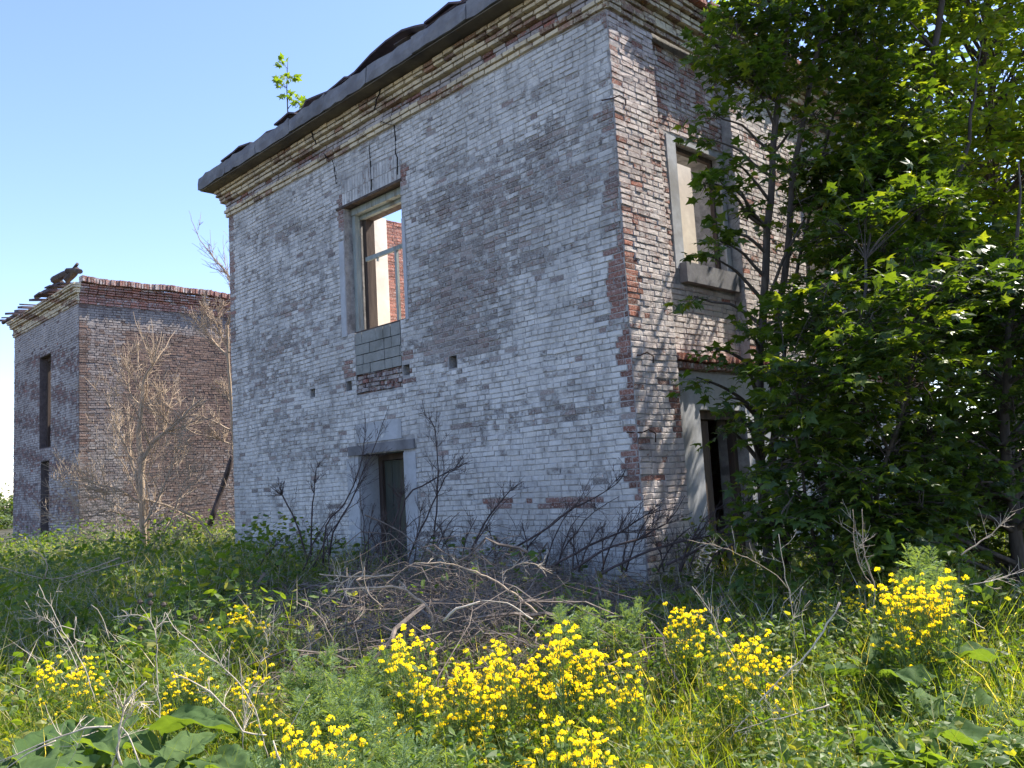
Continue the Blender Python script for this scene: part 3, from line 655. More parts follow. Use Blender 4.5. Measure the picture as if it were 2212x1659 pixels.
# --- maple with several stems by the corner of the ruin
b = gnd(A(1650, 1150, 9.3))
st = [([b, A(1645, 1000, 9.3), A(1638, 850, 9.3), A(1650, 600, 9.25), A(1668, 330, 9.2), A(1700, 60, 9.2), A(1730, -200, 9.2)], .062, .022),
      ([b+[.1, .05, 0], A(1672, 850, 9.35), A(1700, 560, 9.3), A(1718, 350, 9.3), A(1765, 100, 9.3), A(1800, -150, 9.3)], .055, .02),
      ([b+[.16, .1, 0], A(1690, 820, 9.5), A(1735, 520, 9.6), A(1800, 250, 9.7)], .035, .015),
      ([A(1645, 700, 9.3), A(1690, 560, 9.1), A(1740, 470, 8.9)], .022, .01)]
bl = [(A(x, y, d), r) for (x, y, d, r) in [(1590, 50, 9, .32), (1660, 0, 9.2, .55), (1640, 110, 9.2, .42), (1770, 40, 9.5, .55), (1740, 160, 9.3, .36), (1850, 60, 9.4, .5), (1640, 200, 9.1, .24), (1570, 150, 8.9, .18), (1545, 95, 8.8, .2), (1700, 250, 9.3, .2), (1690, 60, 9.8, .4), (1800, 110, 9.8, .4), (1860, 200, 9.3, .3),  (1600, -120, 9.3, .5), (1720, -140, 9.4, .6), (1860, -120, 9.4, .6),
     (1545, 375, 8.7, .07), (1520, 395, 8.6, .05), (1565, 405, 8.7, .09), (1575, 345, 8.8, .06), (1530, 550, 8.8, .06), (1568, 500, 8.9, .09), (1555, 520, 8.9, .05), (1530, 300, 8.9, .05), (1535, 240, 8.9, .10), (1505, 815, 8.6, .08), (1560, 920, 8.9, .06), (1530, 750, 8.8, .05), (1600, 450, 9, .08),
     (1790, 330, 9.3, .3), (1760, 420, 9.2, .22), (1730, 340, 9.1, .12), (1830, 420, 9.3, .35), (1770, 520, 9.0, .25), (1730, 620, 9.0, .2), (1690, 700, 9.0, .16), (1620, 720, 8.9, .12), (1660, 640, 9, .12), (1600, 790, 8.8, .10), (1640, 860, 8.8, .14), (1580, 860, 8.8, .08), (1640, 930, 8.7, .14), (1690, 900, 8.6, .18), (1700, 980, 8.5, .18), (1620, 1030, 8.6, .14), (1680, 1080, 8.4, .2), (1590, 1100, 8.5, .12), (1720, 780, 8.8, .2), (1740, 700, 9, .22), (1750, 600, 9, .2), (1500, 640, 8.9, .03), (1690, 480, 9.1, .10), (1640, 760, 8.9, .07)]] + region(18, 1700, 1870, 180, 640, 8.5, 9.6, .16, .28) + region(12, 1600, 1770, 860, 1160, 7.6, 8.7, .14, .22)
bl += region(8, 1560, 1720, -20, 200, 8.8, 9.6, .2, .32)
make_tree('maple_tree', 'slim maple with several bare grey stems beside the corner of the large ruin', 'tree', b, st, bl, 'maple_leaf', .125, 13, group='maples by the ruin', slen=.42)
# --- low dense maple in front of the side wall
b = gnd(A(1790, 1190, 7.9))
st = [([b, A(1780, 1050, 7.9), A(1800, 900, 7.8), A(1850, 700, 7.8), A(1870, 560, 7.9)], .035, .012), ([b, A(1740, 1080, 7.7), A(1720, 950, 7.6), A(1700, 800, 7.6)], .025, .008), ([b, A(1900, 1050, 7.6), A(1960, 850, 7.6), A(2000, 650, 7.8)], .03, .01)]
bl = region(84, 1700, 2080, 600, 1150, 7.0, 8.8, .24, .38, lambda x, y: not (x < 1740 and y > 860)) + region(12, 1655, 1760, 640, 850, 7.6, 8.8, .14, .24) + [(A(1660, 950, 7.8), .1), (A(1690, 1000, 7.7), .12), (A(1640, 1010, 7.8), .08), (A(1780, 1080, 7.2), .15), (A(1900, 1080, 7), .18), (A(1850, 1010, 7), .15)] + region(26, 1640, 2040, 1040, 1200, 6.7, 8.0, .14, .24) + region(20, 1790, 2090, 400, 640, 7.8, 9.2, .2, .34)
make_tree('maple_tree', 'low dense young maple with dark leaves before the side wall of the large ruin', 'tree', b, st, bl, 'maple_leaf', .12, 9.5, group='maples by the ruin', slen=.4)
# --- tall maple on the right
b = gnd(A(1960, 1180, 9.6))
st = [([b, A(1950, 900, 9.6), A(1980, 600, 9.6), A(2000, 300, 9.7), A(2040, -50, 9.8)], .09, .03), ([A(1960, 700, 9.6), A(1880, 450, 9.5), A(1860, 200, 9.5)], .04, .006), ([A(1980, 560, 9.6), A(2080, 350, 9.5), A(2120, 100, 9.5)], .04, .006)]
bl = region(62, 1840, 2130, 120, 780, 8.8, 10.8, .32, .5, lambda x, y: x < 1900+y*.35) + region(8, 1880, 2000, -200, 120, 9, 11, .3, .5)
make_tree('maple_tree', 'tall maple with sunlit upper leaves, rising above the low maple at the right', 'tree', b, st, bl, 'maple_leaf', .125, 11, group='maples by the ruin', slen=.45)
# --- dark tree at the right edge
b = gnd(A(2190, 1150, 8.2))
st = [([b, A(2170, 900, 8.2), A(2190, 600, 8.2), A(2200, 350, 8.3)], .07, .006)]
bl = region(70, 2000, 2460, 520, 1120, 7.4, 9.8, .3, .46) + region(30, 1880, 2300, 960, 1190, 7.5, 9.5, .2, .3)
make_tree('broadleaf_tree', 'dark leafy tree at the right edge with small yellow-lit leaves', 'tree', b, st, bl, 'shade_tinted_leaf', .11, 10, tmpl=(MAPLE_V, MAPLE_F), slen=.4)
# --- bright tree behind, top right
b = gnd(A(2180, 1120, 13.5))
st = [([b, A(2170, 800, 13.5), A(2150, 400, 13.5), A(2130, 0, 13.6)], .13, .04)]
bl = region(110, 1900, 2500, -300, 620, 9.8, 13, .35, .65)
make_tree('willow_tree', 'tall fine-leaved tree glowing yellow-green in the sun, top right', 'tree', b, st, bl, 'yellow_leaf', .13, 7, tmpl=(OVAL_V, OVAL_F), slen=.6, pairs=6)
# dense growth that closes the view behind the ruin
b = gnd(A(2050, 1100, 20))
st = [([b, A(2050, 700, 20), A(2060, 200, 20)], .16, .05)]
bl = region(90, 1820, 2800, 200, 1110, 15, 22, .8, 1.3)
make_tree('broadleaf_tree', 'large shadowy tree behind the row of maples at the right', 'tree', b, st, bl, 'shade_tinted_leaf', .2, 3.2, tmpl=(OVAL_V, OVAL_F), slen=.9, pairs=5)
# treetop over the roof
b = np.array([-5.5, 21, 0.0])
pa = [A(1500, 30, 27), A(1535, 5, 27), A(1560, 40, 27), A(1470, -20, 27), A(1520, -40, 27), A(1450, 20, 27)]
make_tree('birch_tree', 'thin pale treetop showing above the roof corner of the large ruin', 'tree', b, [([b, A(1540, 300, 27), A(1530, 60, 27), A(1525, -40, 27)], .12, .03)], [(p, .5) for p in pa], 'yellow_leaf', .16, 2.2, tmpl=(OVAL_V, OVAL_F), slen=.8, pairs=5)
# far bushes on the left horizon
for i, (px, py, d, r, lab) in enumerate([(8, 1105, 60, 2.2, 'distant green bush at the left edge beyond the smaller ruin'), (-60, 1130, 55, 2.6, 'distant rounded bush cut by the left edge of the view')]):
    c = A(px, py, d); make_tree('distant_bush', lab, 'bush', gnd(c), [([gnd(c), c], .1, .05)], [(c+rdir(1, .3)[0]*1.2, (r*.7, r*.7, r*.5)) for _ in range(7)], 'far_leaf', .3, 1.3, tmpl=(OVAL_V, OVAL_F), slen=1.2, pairs=5)
# roof sapling
b = A(622, 252, 15.6)
make_tree('roof_sapling', 'small bright green maple sapling growing on the eaves slab', 'sapling', b, [([b, A(619, 190, 15.6), A(622, 128, 15.6)], .012, .004), ([A(622, 235, 15.6), A(636, 222, 15.6), A(652, 216, 15.6)], .008, .003)], [(A(617, 142, 15.6), .07), (A(625, 165, 15.6), .09), (A(608, 172, 15.6), .07), (A(614, 186, 15.6), .08), (A(622, 212, 15.6), .06), (A(640, 222, 15.6), .08), (A(652, 228, 15.5), .06)], 'sapling_leaf', .12, 16, slen=.14, pairs=2, tilt=.7)
# --- leafless trees in front of the smaller ruin
def bare(name, label, cat, lines, mat, group=None, n=7, length=.7, level=2, up=.35, rmin=.003, sides=6, side_tw=True, curl=.12):
    base = lines[0][0][0]; root = thing(name, base, label, cat, group)
    tm = MB(); bm_ = MB()
    for k, (pts, r0, r1) in enumerate(lines):
        l = resample(pts, .12); l[1:-1] += rng.normal(size=(len(l)-2, 3))*0.006
        if k == 0: tm.tube(l, np.linspace(r0, r1, len(l)), 7)
        Lt = np.linalg.norm(l[-1]-l[0])
        if k: twigs(bm_, l, r0, r1, n, length*min(1.2, .35+Lt*.4), level, up, 5, .15, .8, rmin, curl)
        elif side_tw: twigs(bm_, l, r1*.4, r1*.3, max(2, n//2), length, level, up, 4, .3, .9, rmin, curl)
    tm.build('trunk', M[mat], root, smooth=True); bm_.build('branches', M[mat], root)
    return root
def L_(pts, d, r0, r1):
    dd = d if isinstance(d, (list, tuple)) else [d]*len(pts)
    return ([A(x, y, e) for (x, y), e in zip(pts, dd)], r0, r1)
D = 17.5
bare('bare_tree', 'pale leafless tree in front of the reddish side wall of the smaller ruin', 'tree', [
    L_([(316, 1235), (311, 1187), (307, 1105), (305, 1015), (307, 985)], D, .085, .06),
    L_([(307, 992), (334, 952), (375, 920), (415, 880), (438, 861)], D, .055, .01), L_([(307, 992), (300, 943), (307, 875), (311, 816), (334, 780), (338, 740)], D, .065, .01),
    L_([(307, 879), (280, 848), (278, 789), (289, 740)], D, .025, .006), L_([(298, 1060), (293, 1019), (271, 961), (253, 916), (248, 861), (257, 807)], D, .03, .006),
    L_([(300, 1085), (253, 1055), (199, 1042), (149, 997)], [D, D-.3, D-.6, D-.8], .03, .006), L_([(230, 1050), (180, 1040), (110, 1030)], D-.5, .015, .004),
    L_([(300, 1120), (226, 1105), (172, 1128), (100, 1112)], [D, D-.5, D-1, D-1.4], .02, .004), L_([(330, 1225), (322, 1160), (318, 1060), (325, 1000), (343, 925)], D+.1, .03, .006),
    L_([(312, 1078), (397, 1105), (442, 1137), (488, 1200)], [D, D+.2, D+.3, D], .025, .012), L_([(375, 920), (340, 900), (318, 860)], D, .014, .004), L_([(312, 1130), (350, 1060), (380, 990), (420, 930)], D-.3, .02, .004), L_([(306, 1150), (262, 1100), (225, 1080), (165, 1070)], D-.3, .02, .004), L_([(310, 1100), (270, 1010), (240, 960), (225, 900)], D+.2, .02, .004), L_([(315, 1190), (360, 1140), (400, 1040), (432, 1000)], D-.2, .02, .004), L_([(305, 1200), (260, 1170), (210, 1165), (150, 1150)], D-.6, .018, .004), L_([(395, 905), (350, 860), (345, 810)], D, .014, .004),
    L_([(312, 1215), (345, 1190), (380, 1170), (385, 1150)], D-.4, .014, .004), L_([(330, 960), (345, 925), (390, 955), (397, 990)], D, .012, .003)], 'dead_bark', n=12, length=1.25, level=2, up=.22, rmin=.0045)
bare('bare_tree', 'leafless tree half hidden behind the left edge of the large ruin', 'tree', [
    L_([(530, 1215), (520, 1100), (506, 975), (497, 834), (493, 771), (491, 700)], 20, .05, .03),
    L_([(492, 771), (451, 726), (420, 685), (412, 660)], 20, .03, .006), L_([(495, 760), (470, 700), (480, 650)], 20, .03, .006), L_([(500, 930), (451, 905), (415, 893)], 20, .025, .006), L_([(500, 960), (470, 948), (440, 940)], 20, .02, .006),
    L_([(497, 870), (480, 840), (462, 822)], 20, .02, .006), L_([(492, 700), (510, 640), (497, 600), (433, 518), (408, 455)], 20, .03, .004), L_([(480, 700), (455, 690), (430, 650)], 20, .02, .005)], 'dead_bark', n=13, length=1.0, level=2, up=.3, rmin=.0045)
lg = MB(); lg.tube(resample([A(503, 985, 21), A(478, 1060, 21), A(452, 1135, 20.6)], .3), .07, 7)
tag(lg.build('leaning_trunk', M['dark_twig'], smooth=True), 'dark dead trunk leaning in the gap between the two ruins', 'dead trunk')
# --- dark saplings against the large ruin
SAP = [
    ([(697, 1222), (706, 1135), (744, 1088), (772, 1025), (790, 938), (787, 888)], 12.2, 'thin dark sapling curving up left of the doorway'),
    ([(712, 1200), (720, 1150), (756, 1088), (787, 1013), (812, 956), (840, 878)], 12.0, 'thin dark sapling leaning right across the door lintel'),
    ([(930, 1215), (938, 1150), (944, 1088), (945, 994), (939, 922), (919, 897), (912, 863)], 11.4, 'tall dark sapling standing upright right of the doorway'),
    ([(880, 1215), (905, 1150), (922, 1119), (943, 1072), (962, 1031), (981, 1013), (1009, 1000)], 11.3, 'dark sapling forking away to the right of the doorway'),
    ([(860, 1200), (875, 1080), (912, 1050), (959, 1022), (984, 1011), (1021, 994)], 11.6, 'fine twiggy sapling reaching right from the doorway'),
    ([(1060, 1225), (1131, 1172), (1187, 1138), (1240, 1097), (1284, 1075), (1334, 1044), (1353, 1010)], 9.8, 'long dark branch slanting up to the right before the wall'),
    ([(672, 1215), (673, 1150), (675, 1087), (684, 1012), (697, 994)], 12.6, 'leafless sapling farthest left against the front wall'),
    ([(665, 1210), (640, 1130), (610, 1070), (580, 1048)], 12.9, 'dark sapling leaning left near the left end of the wall'),
    ([(1010, 1225), (1030, 1160), (1060, 1110), (1100, 1060), (1130, 1040)], 10.8, 'fine dark twig rising from the middle of the brush'),
    ([(1190, 1225), (1270, 1180), (1340, 1150), (1400, 1110), (1460, 1095)], 9.2, 'dark branch slanting to the right over the building corner'),
    ([(1240, 1230), (1300, 1190), (1380, 1165), (1440, 1130), (1480, 1070)], 9.0, 'dark branch bending up past the building corner'),
    ([(850, 1230), (842, 1160), (862, 1100), (870, 1010)], 11.8, 'thin dark stem in front of the door leaf'),
    ([(1300, 1240), (1400, 1190), (1500, 1165), (1600, 1150)], 8.6, 'low dark branch under the side doorway'),
    ([(1560, 1190), (1620, 1160), (1700, 1170), (1760, 1150), (1790, 1110)], 8.3, 'dark crooked branch below the low maple'),
    ([(1440, 1220), (1520, 1180), (1590, 1120), (1640, 1050)], 8.7, 'dark sapling leaning across the side doorway')]
for pts, d, lab in SAP:
    bare('dead_sapling', lab, 'sapling', [L_(pts[:3], d, .014, .011), L_(pts[2:], d, .011, .003)], 'dark_twig', 'dark leafless saplings along the ruin', n=11, length=.6, level=2, up=.25, rmin=.0022)
for k in range(44):
    px = rng.uniform(540, 1560); d = 12.9-(px-560)/940*3.6-rng.uniform(.2, 1.0)
    a = rng.uniform(-.3, .9); h = rng.uniform(60, 170)
    p = [(px, 1235), (px+h*.3*a, 1235-h*.4), (px+h*.8*a, 1235-h*.8), (px+h*1.3*a, 1235-h)]
    bare('dead_shoot', 'thin leafless shoot in the thicket at the wall foot, '+('left of the doorway' if px < 780 else 'before the doorway' if px < 890 else 'right of the doorway' if px < 1100 else 'towards the corner' if px < 1330 else 'at the building corner'), 'shoot', [L_(p[:2], d, .010, .008), L_(p[1:], d-.1, .008, .003)], 'dark_twig', 'thin shoots along the foot of the front wall', n=8, length=.45, level=1, up=.3, rmin=.002)
# --- brush pile
br = MB()
for k in range(4600):
    px = rng.normal(1020, 290); d = rng.uniform(5.3, 10.5)
    if px > 1650 or px < 500: continue
    p = A(px, 1200, d); p[2] = ground(p[0], p[1])+abs(rng.normal(0, .30))*max(.2, 1-abs(px-1020)/750)+.03
    if p[1] > -.25 and p[0] < .2: continue
    dr = norm(np.array([rng.normal(0, 1), rng.normal(0, 1), rng.normal(0, .3)])); L = rng.uniform(.4, 1.5)
    l = bent(p-dr*L/2, p+dr*L/2, 6, rng.uniform(-.05, .22), .04); r = rng.choice([.002, .0035, .006, .010, .017], p=[.46, .32, .17, .04, .01])
    if k % 3 == 0: twigs(br, l, r, r*.4, 5, L*.4, 0, .1, 3, .1, .9, .0012)
    else: br.tube(l, np.linspace(r, r*.45, 6), 4, cap=False)
tag(br.build('brush_pile', M['grey_twig']), 'tangled heap of cut grey branches in the shade before the front wall', 'brush', kind='stuff')
# --- single dead branches and pale stalks traced in front
ST = [
    ([(84, 1263), (97, 1294), (119, 1331), (156, 1397), (184, 1447), (206, 1516)], 4.6, .005, 'long pale stalk leaning right at the far left'),
    ([(359, 1325), (378, 1357), (416, 1388), (469, 1431), (512, 1469), (544, 1516), (562, 1572), (581, 1647)], 3.9, .006, 'longest pale stalk, bending down right from the seed heads'),
    ([(244, 1333), (300, 1328), (325, 1344), (339, 1385), (339, 1460), (344, 1522), (350, 1600)], 4.0, .005, 'forked pale stalk with brown seed heads at its top'),
    ([(325, 1303), (328, 1344), (339, 1390)], 4.0, .004, 'short pale fork ending in a round seed head'), ([(357, 1322), (340, 1384)], 4.0, .004, 'short pale side stalk of the seed head plant'),
    ([(375, 1456), (406, 1463), (453, 1497), (500, 1541), (525, 1578), (575, 1588)], 3.7, .006, 'pale stalk lying down to the right over the broad leaves'),
    ([(609, 1347), (590, 1360), (569, 1410), (550, 1469), (537, 1500), (520, 1600)], 4.2, .004, 'thin hooked stalk left of the grey green herb clump'),
    ([(316, 1472), (281, 1506), (266, 1531), (259, 1575), (250, 1616), (262, 1653)], 3.2, .009, 'thick bleached white stalk bent at the top'),
    ([(331, 1516), (303, 1519), (281, 1544), (266, 1575), (240, 1670)], 3.2, .006, 'curved bleached stalk arching right from the white one'),
    ([(262, 1570), (285, 1600), (303, 1655)], 3.15, .006, 'bleached stalk slanting down beside the white one'),
    ([(0, 1644), (78, 1613), (156, 1581), (240, 1570)], 3.1, .006, 'long pale stem lying across the bottom left corner'), ([(0, 1670), (60, 1630), (120, 1600)], 3.0, .005, 'short pale stem in the bottom left corner'),
    ([(669, 1500), (640, 1547), (616, 1591), (597, 1660)], 3.3, .005, 'straight pale stalk left of the small lower flowers'), ([(590, 1600), (612, 1660)], 3.0, .009, 'short thick white stalk at the bottom edge'),
    ([(497, 1397), (494, 1445)], 4.1, .004, 'tiny upright stalk behind the longest one'), ([(516, 1420), (525, 1520), (525, 1650)], 3.8, .004, 'upright brown stalk between the flowers at left'),
    ([(53, 1338), (103, 1336), (144, 1394), (170, 1450)], 4.8, .004, 'kinked pale stalk at the left'), ([(197, 1306), (219, 1331), (236, 1381)], 4.9, .004, 'small bowed stalk above the left flowers'),
    ([(62, 1403), (94, 1372), (131, 1353), (160, 1360)], 4.8, .005, 'bowed pale stalk touching the left flowers'), ([(160, 1350), (165, 1330), (160, 1380), (184, 1388)], 4.9, .006, 'thick brown stub at the left'),
    ([(1574, 1600), (1645, 1510), (1738, 1417), (1787, 1349), (1814, 1301)], 4.0, .007, 'long straight brown stem leaning right at the lower right'),
    ([(1585, 1582), (1664, 1556), (1757, 1533), (1791, 1522)], 3.6, .006, 'brown stem lying low over the grass at the right'),
    ([(1495, 1267), (1532, 1316), (1555, 1368), (1592, 1432), (1619, 1514)], 4.4, .005, 'branching grey weed stalk among the right hand flowers'),
    ([(1682, 1154), (1694, 1233), (1712, 1319), (1716, 1406), (1720, 1480)], 5.2, .005, 'tall upright dry weed stalk at the right'),
    ([(1484, 1166), (1562, 1184), (1637, 1218), (1679, 1244), (1701, 1271)], 5.6, .006, 'grey stem arching right over the dark undergrowth'),
    ([(1735, 1267), (1712, 1310)], 5.1, .003, 'short dry side stalk at the right'), ([(1750, 1297), (1731, 1327), (1740, 1383)], 5.1, .004, 'crooked dry stalk beside the tall one'),
    ([(2192, 1109), (2132, 1162), (2076, 1199)], 5.6, .008, 'thick brown branch coming in at the right edge'), ([(2212, 1233), (2151, 1252), (2095, 1263)], 5.4, .005, 'thin branch at the right edge below the thick one'),
    ([(1862, 1100), (1866, 1188), (1889, 1274), (1881, 1353)], 5.8, .009, 'grey sapling stem standing left of the large flower head'), ([(1842, 1100), (1851, 1207), (1889, 1270)], 5.8, .006, 'grey side stem left of the large flower head'),
    ([(896, 1217), (951, 1215), (1006, 1227), (1064, 1252), (1123, 1292), (1178, 1342)], 5.9, .014, 'long sunlit branch arching over the brush pile'),
    ([(1193, 1239), (1139, 1215), (1080, 1239)], 6.1, .008, 'short sunlit branch bent like a roof on the brush pile'), ([(1037, 1299), (986, 1315), (959, 1342)], 5.2, .016, 'thick bleached branch end behind the big flower clump'),
    ([(1041, 1297), (1096, 1303), (1150, 1338)], 5.3, .010, 'brown branch lying behind the big flower clump'), ([(787, 1225), (787, 1249), (795, 1280), (826, 1311)], 5.8, .007, 'sunlit hooked twig at the left of the brush pile'),
    ([(716, 1276), (849, 1268), (888, 1284), (928, 1319), (940, 1380)], 6.2, .02, 'thick grey branch bending down on the brush pile'), ([(690, 1240), (760, 1246), (850, 1243)], 6.6, .016, 'thick grey branch lying flat on the brush pile'),
    ([(690, 1310), (740, 1260), (780, 1235)], 6.0, .010, 'grey branch slanting at the left of the brush pile'), ([(640, 1300), (690, 1330), (720, 1390)], 5.8, .008, 'grey branch end at the lower left of the brush pile'),
    ([(20, 1210), (70, 1190), (100, 1215), (98, 1250)], 10, .012, 'bowed dead branch at the far left below the smaller ruin'), ([(0, 1225), (120, 1250), (260, 1205)], 11, .014, 'long dead branch lying below the smaller ruin'), ([(130, 1262), (200, 1235), (290, 1210)], 10.5, .012, 'dead branch lying at the foot of the pale bare tree')]
for pts, d, r, lab in ST:
    root = thing('dry_stalk' if d < 5.5 else 'dead_branch', A(*pts[-1], d), lab, 'dry stalk' if d < 5.5 else 'branch', 'pale dry stalks in the foreground' if d < 5.5 else 'loose dead branches')
    m = MB(); l = resample([A(x, y, d) for x, y in pts], .04); l[1:-1] += rng.normal(size=(len(l)-2, 3))*.003
    m.tube(l, np.linspace(r*.3, r*.6, len(l))*rng.uniform(.85, 1.15, len(l)), 6); m.build('stem', M['straw' if d < 5.5 else 'dead_bark'], root, smooth=True)
    if len(l) > 8:
        m = MB(); twigs(m, l[::-1], r*.4, r*.3, 7, .10+.02*d, 1, .2, 3, .3, .9, .0012); m.build('twigs', M['straw'], root)
# seed heads
root = thing('seed_head_stalk', A(340, 1390, 4.0), 'pale stalk tips carrying round brown burrs, above the broad leaves at left', 'dry stalk')
for (x, y) in ((325, 1303), (354, 1306), (303, 1300), (302, 1357), (325, 1286), (420, 1335), (434, 1341)):
    m = MB(); c = A(x, y, 4.0); k = 60; d = rdir(k)
    m.scatter(LANCE_V, LANCE_F, frames(d, rdir(k))*.017, np.tile(c, (k, 1)), rcol(k)); m.tube(np.array([c-[0, 0, .01], c, c+[0, 0, .012]]), [.006, .013, .005], 7)
    m.build('seed_head', M['bark'], root)
# ================================================================ foreground plants (prototypes, then copies)
def leaf_ring(lm, zs, n, size, tv, tf, lift=0.35, stem=None, jit=.25, tilt=.35):
    for z in zs:
        a0 = rng.uniform(0, 6.28)
        for k in range(n):
            a = a0+k*2*math.pi/n+rng.normal(0, .2); d = np.array([[math.cos(a), math.sin(a), lift+rng.normal(0, jit)]])
            p = stem(z) if stem is not None else np.array([0, 0, z])
            s = size*rng.uniform(.7, 1.2)
            lm.scatter(tv, tf, frames(d, np.array([[0, 0, 1.0]])+rng.normal(size=(1, 3))*tilt)*s, p[None, :]+norm(d)*.01, rcol(1))
def stemfn(lean, h):
    a = rng.uniform(0, 6.28); return lambda z: np.array([math.cos(a)*lean*(z/h)**2, math.sin(a)*lean*(z/h)**2, z])
def proto_mugwort(nst):
    root = thing('mugwort_plant', (0, 0, 0), 'x', 'wild herb')
    sm, lm = MB(), MB()
    for s in range(nst):
        h = rng.uniform(.75, 1.0); f0 = stemfn(.12, h); o = np.array([rng.normal(0, .05), rng.normal(0, .05), 0])
        f = lambda z, f0=f0, o=o: f0(z)+o
        sm.tube(np.array([f(z) for z in np.linspace(0, h, 8)]), np.linspace(.005, .0015, 8), 5)
        leaf_ring(lm, np.linspace(.2, h*.9, 13), 3, .115, PINN_V, PINN_F, .45, f); leaf_ring(lm, np.linspace(h*.9, h, 5), 5, .055, PINN_V, PINN_F, 1.0, f)
    sm.build('stem', M['stem'], root); lm.build('leaves', M['mugwort'], root); return root
def proto_nettle(nst, size=.085, tv=OVAL_V, tf=OVAL_F, mat='herb', name='green_weed'):
    root = thing(name, (0, 0, 0), 'x', 'weed')
    sm, lm = MB(), MB()
    for s in range(nst):
        h = rng.uniform(.7, 1.0); f0 = stemfn(.18, h); o = np.array([rng.normal(0, .06), rng.normal(0, .06), 0])
        f = lambda z, f0=f0, o=o: f0(z)+o
        sm.tube(np.array([f(z) for z in np.linspace(0, h, 8)]), np.linspace(.004, .0015, 8), 5)
        leaf_ring(lm, np.linspace(.12, h*.93, 11), 2, size, tv, tf, .15, f); leaf_ring(lm, np.linspace(h*.93, h, 3), 4, size*.5, tv, tf, .8, f)
    sm.build('stem', M['stem'], root); lm.build('leaves', M[mat], root); return root
PET_V = [(-.5, -.16, 0), (.5, -.16, .05), (.5, .16, .05), (-.5, .16, 0), (-.16, -.5, .05), (.16, -.5, 0), (.16, .5, .05), (-.16, .5, 0)]
PET_F = [(0, 1, 2, 3), (4, 5, 6, 7)]
def proto_flower(nb, nst=2):
    root = thing('yellow_wildflower', (0, 0, 0), 'x', 'wildflower')
    sm, lm = MB(), MB()
    for s in range(nst):
        h = rng.uniform(.82, 1.0); f0 = stemfn(.10, h); o = np.array([rng.normal(0, .04), rng.normal(0, .04), 0])
        f = lambda z, f0=f0, o=o: f0(z)+o
        sm.tube(np.array([f(z) for z in np.linspace(0, h, 8)]), np.linspace(.005, .0018, 8), 5)
        heads = [(f(h), .017)]
        for k in range(nb):
            z0 = rng.uniform(.35, .88)*h; a = rng.uniform(0, 6.28); l = (h-z0)*rng.uniform(.35, 1.0); sp = rng.uniform(.02, .075)+l*.10
            p0 = f(z0); p1 = p0+np.array([math.cos(a)*sp, math.sin(a)*sp, l]); mid = (p0+p1)/2+np.array([math.cos(a), math.sin(a), -.2])*.02
            sm.tube(resample([p0, mid, p1], .05), .0016, 4); heads.append((p1, rng.uniform(.008, .018)))
            for q in np.linspace(.4, .9, 5):
                pp = p0+(p1-p0)*q; lm.scatter(LANCE_V, LANCE_F, frames(rdir(1)+[[0, 0, .8]], rdir(1))*.03, pp[None], rcol(1))
        for (c, r) in heads:
            fm = MB(); k = int(30*(r/.02)**1.3); d = rdir(k); d[:, 2] = np.abs(d[:, 2])*.9-.15
            P = c+d*np.array([r, r, r*1.1])*rng.uniform(.7, 1.35, (k, 1))
            sz = rng.uniform(.008, .0125, k)
            fm.scatter(PET_V, PET_F, frames(np.cross(d, rdir(k)), d+rng.normal(size=(k, 3))*.3)*sz[:, None, None], P, rcol(k)); fm.build('flower_head', M['petal'], root)
            k = 8; d = rdir(k); d[:, 2] = -np.abs(d[:, 2]); lm.scatter(LANCE_V, LANCE_F, frames(d, rdir(k))*.018, c+d*r*.4, rcol(k))
        leaf_ring(lm, np.linspace(.06, h*.6, 8), 2, .10, PINN_V, PINN_F, .7, f); leaf_ring(lm, np.linspace(.45*h, h*.8, 6), 1, .06, OVAL_V, OVAL_F, 1.0, f)
    sm.build('stem', M['stem'], root); lm.build('leaves', M['herb'], root); return root
def proto_burdock(n):
    root = thing('burdock_plant', (0, 0, 0), 'x', 'broad-leaved plant')
    g_ = 15
    for k in range(n):
        lm = MB(); a = k*2.4+rng.uniform(-.3, .3); Ln = rng.uniform(.20, .34); wd = Ln*rng.uniform(.62, .78)
        h = rng.uniform(.22, .5); out = np.array([math.cos(a), math.sin(a), 0]); side = np.array([-math.sin(a), math.cos(a), 0]); b0 = out*rng.uniform(.10, .25)+np.array([0, 0, h])
        V = []
        droop = rng.uniform(.25, .9); lift = rng.uniform(.2, .9); ph = rng.uniform(0, 6)
        for i in range(g_):
            t = i/(g_-1); wdt = wd*(math.sin(math.pi*min(1, t*.78+.24))**.8)*(1 if t < .98 else .1)
            for j in range(g_):
                s_ = (j/(g_-1)-.5)*2
                back = -.10*Ln*(abs(s_)**1.5)*(1-t)*2
                z = lift*Ln*t*.6-droop*Ln*t*t+.10*Ln*abs(s_)*(1-.5*t)+.035*Ln*math.sin(s_*9+t*7+ph)*abs(s_)+.02*Ln*math.sin(t*14+ph)+.05*Ln*abs(math.sin((t*1.2-abs(s_)*.55)*9))*(.3+abs(s_))-.05*Ln*(abs(s_) < .08)
                V.append(b0+out*(t*Ln+back)+side*(s_*wdt*.5*(1+.07*math.sin(t*17+ph+s_)+.05*math.sin(t*37+ph)))+np.array([0, 0, z]))
        F = [(i*g_+j, i*g_+j+1, (i+1)*g_+j+1, (i+1)*g_+j) for i in range(g_-1) for j in range(g_-1)]
        lm.raw(V, F, (rng.random(), .3, .5)); lm.tube(resample([np.zeros(3), b0*.6+[0, 0, .02], b0+out*.02], .08), [.008]*len(resample([np.zeros(3), b0*.6+[0, 0, .02], b0+out*.02], .08)), 6)
        lm.build('leaf', M['burdock'], root, smooth=True)
    return root
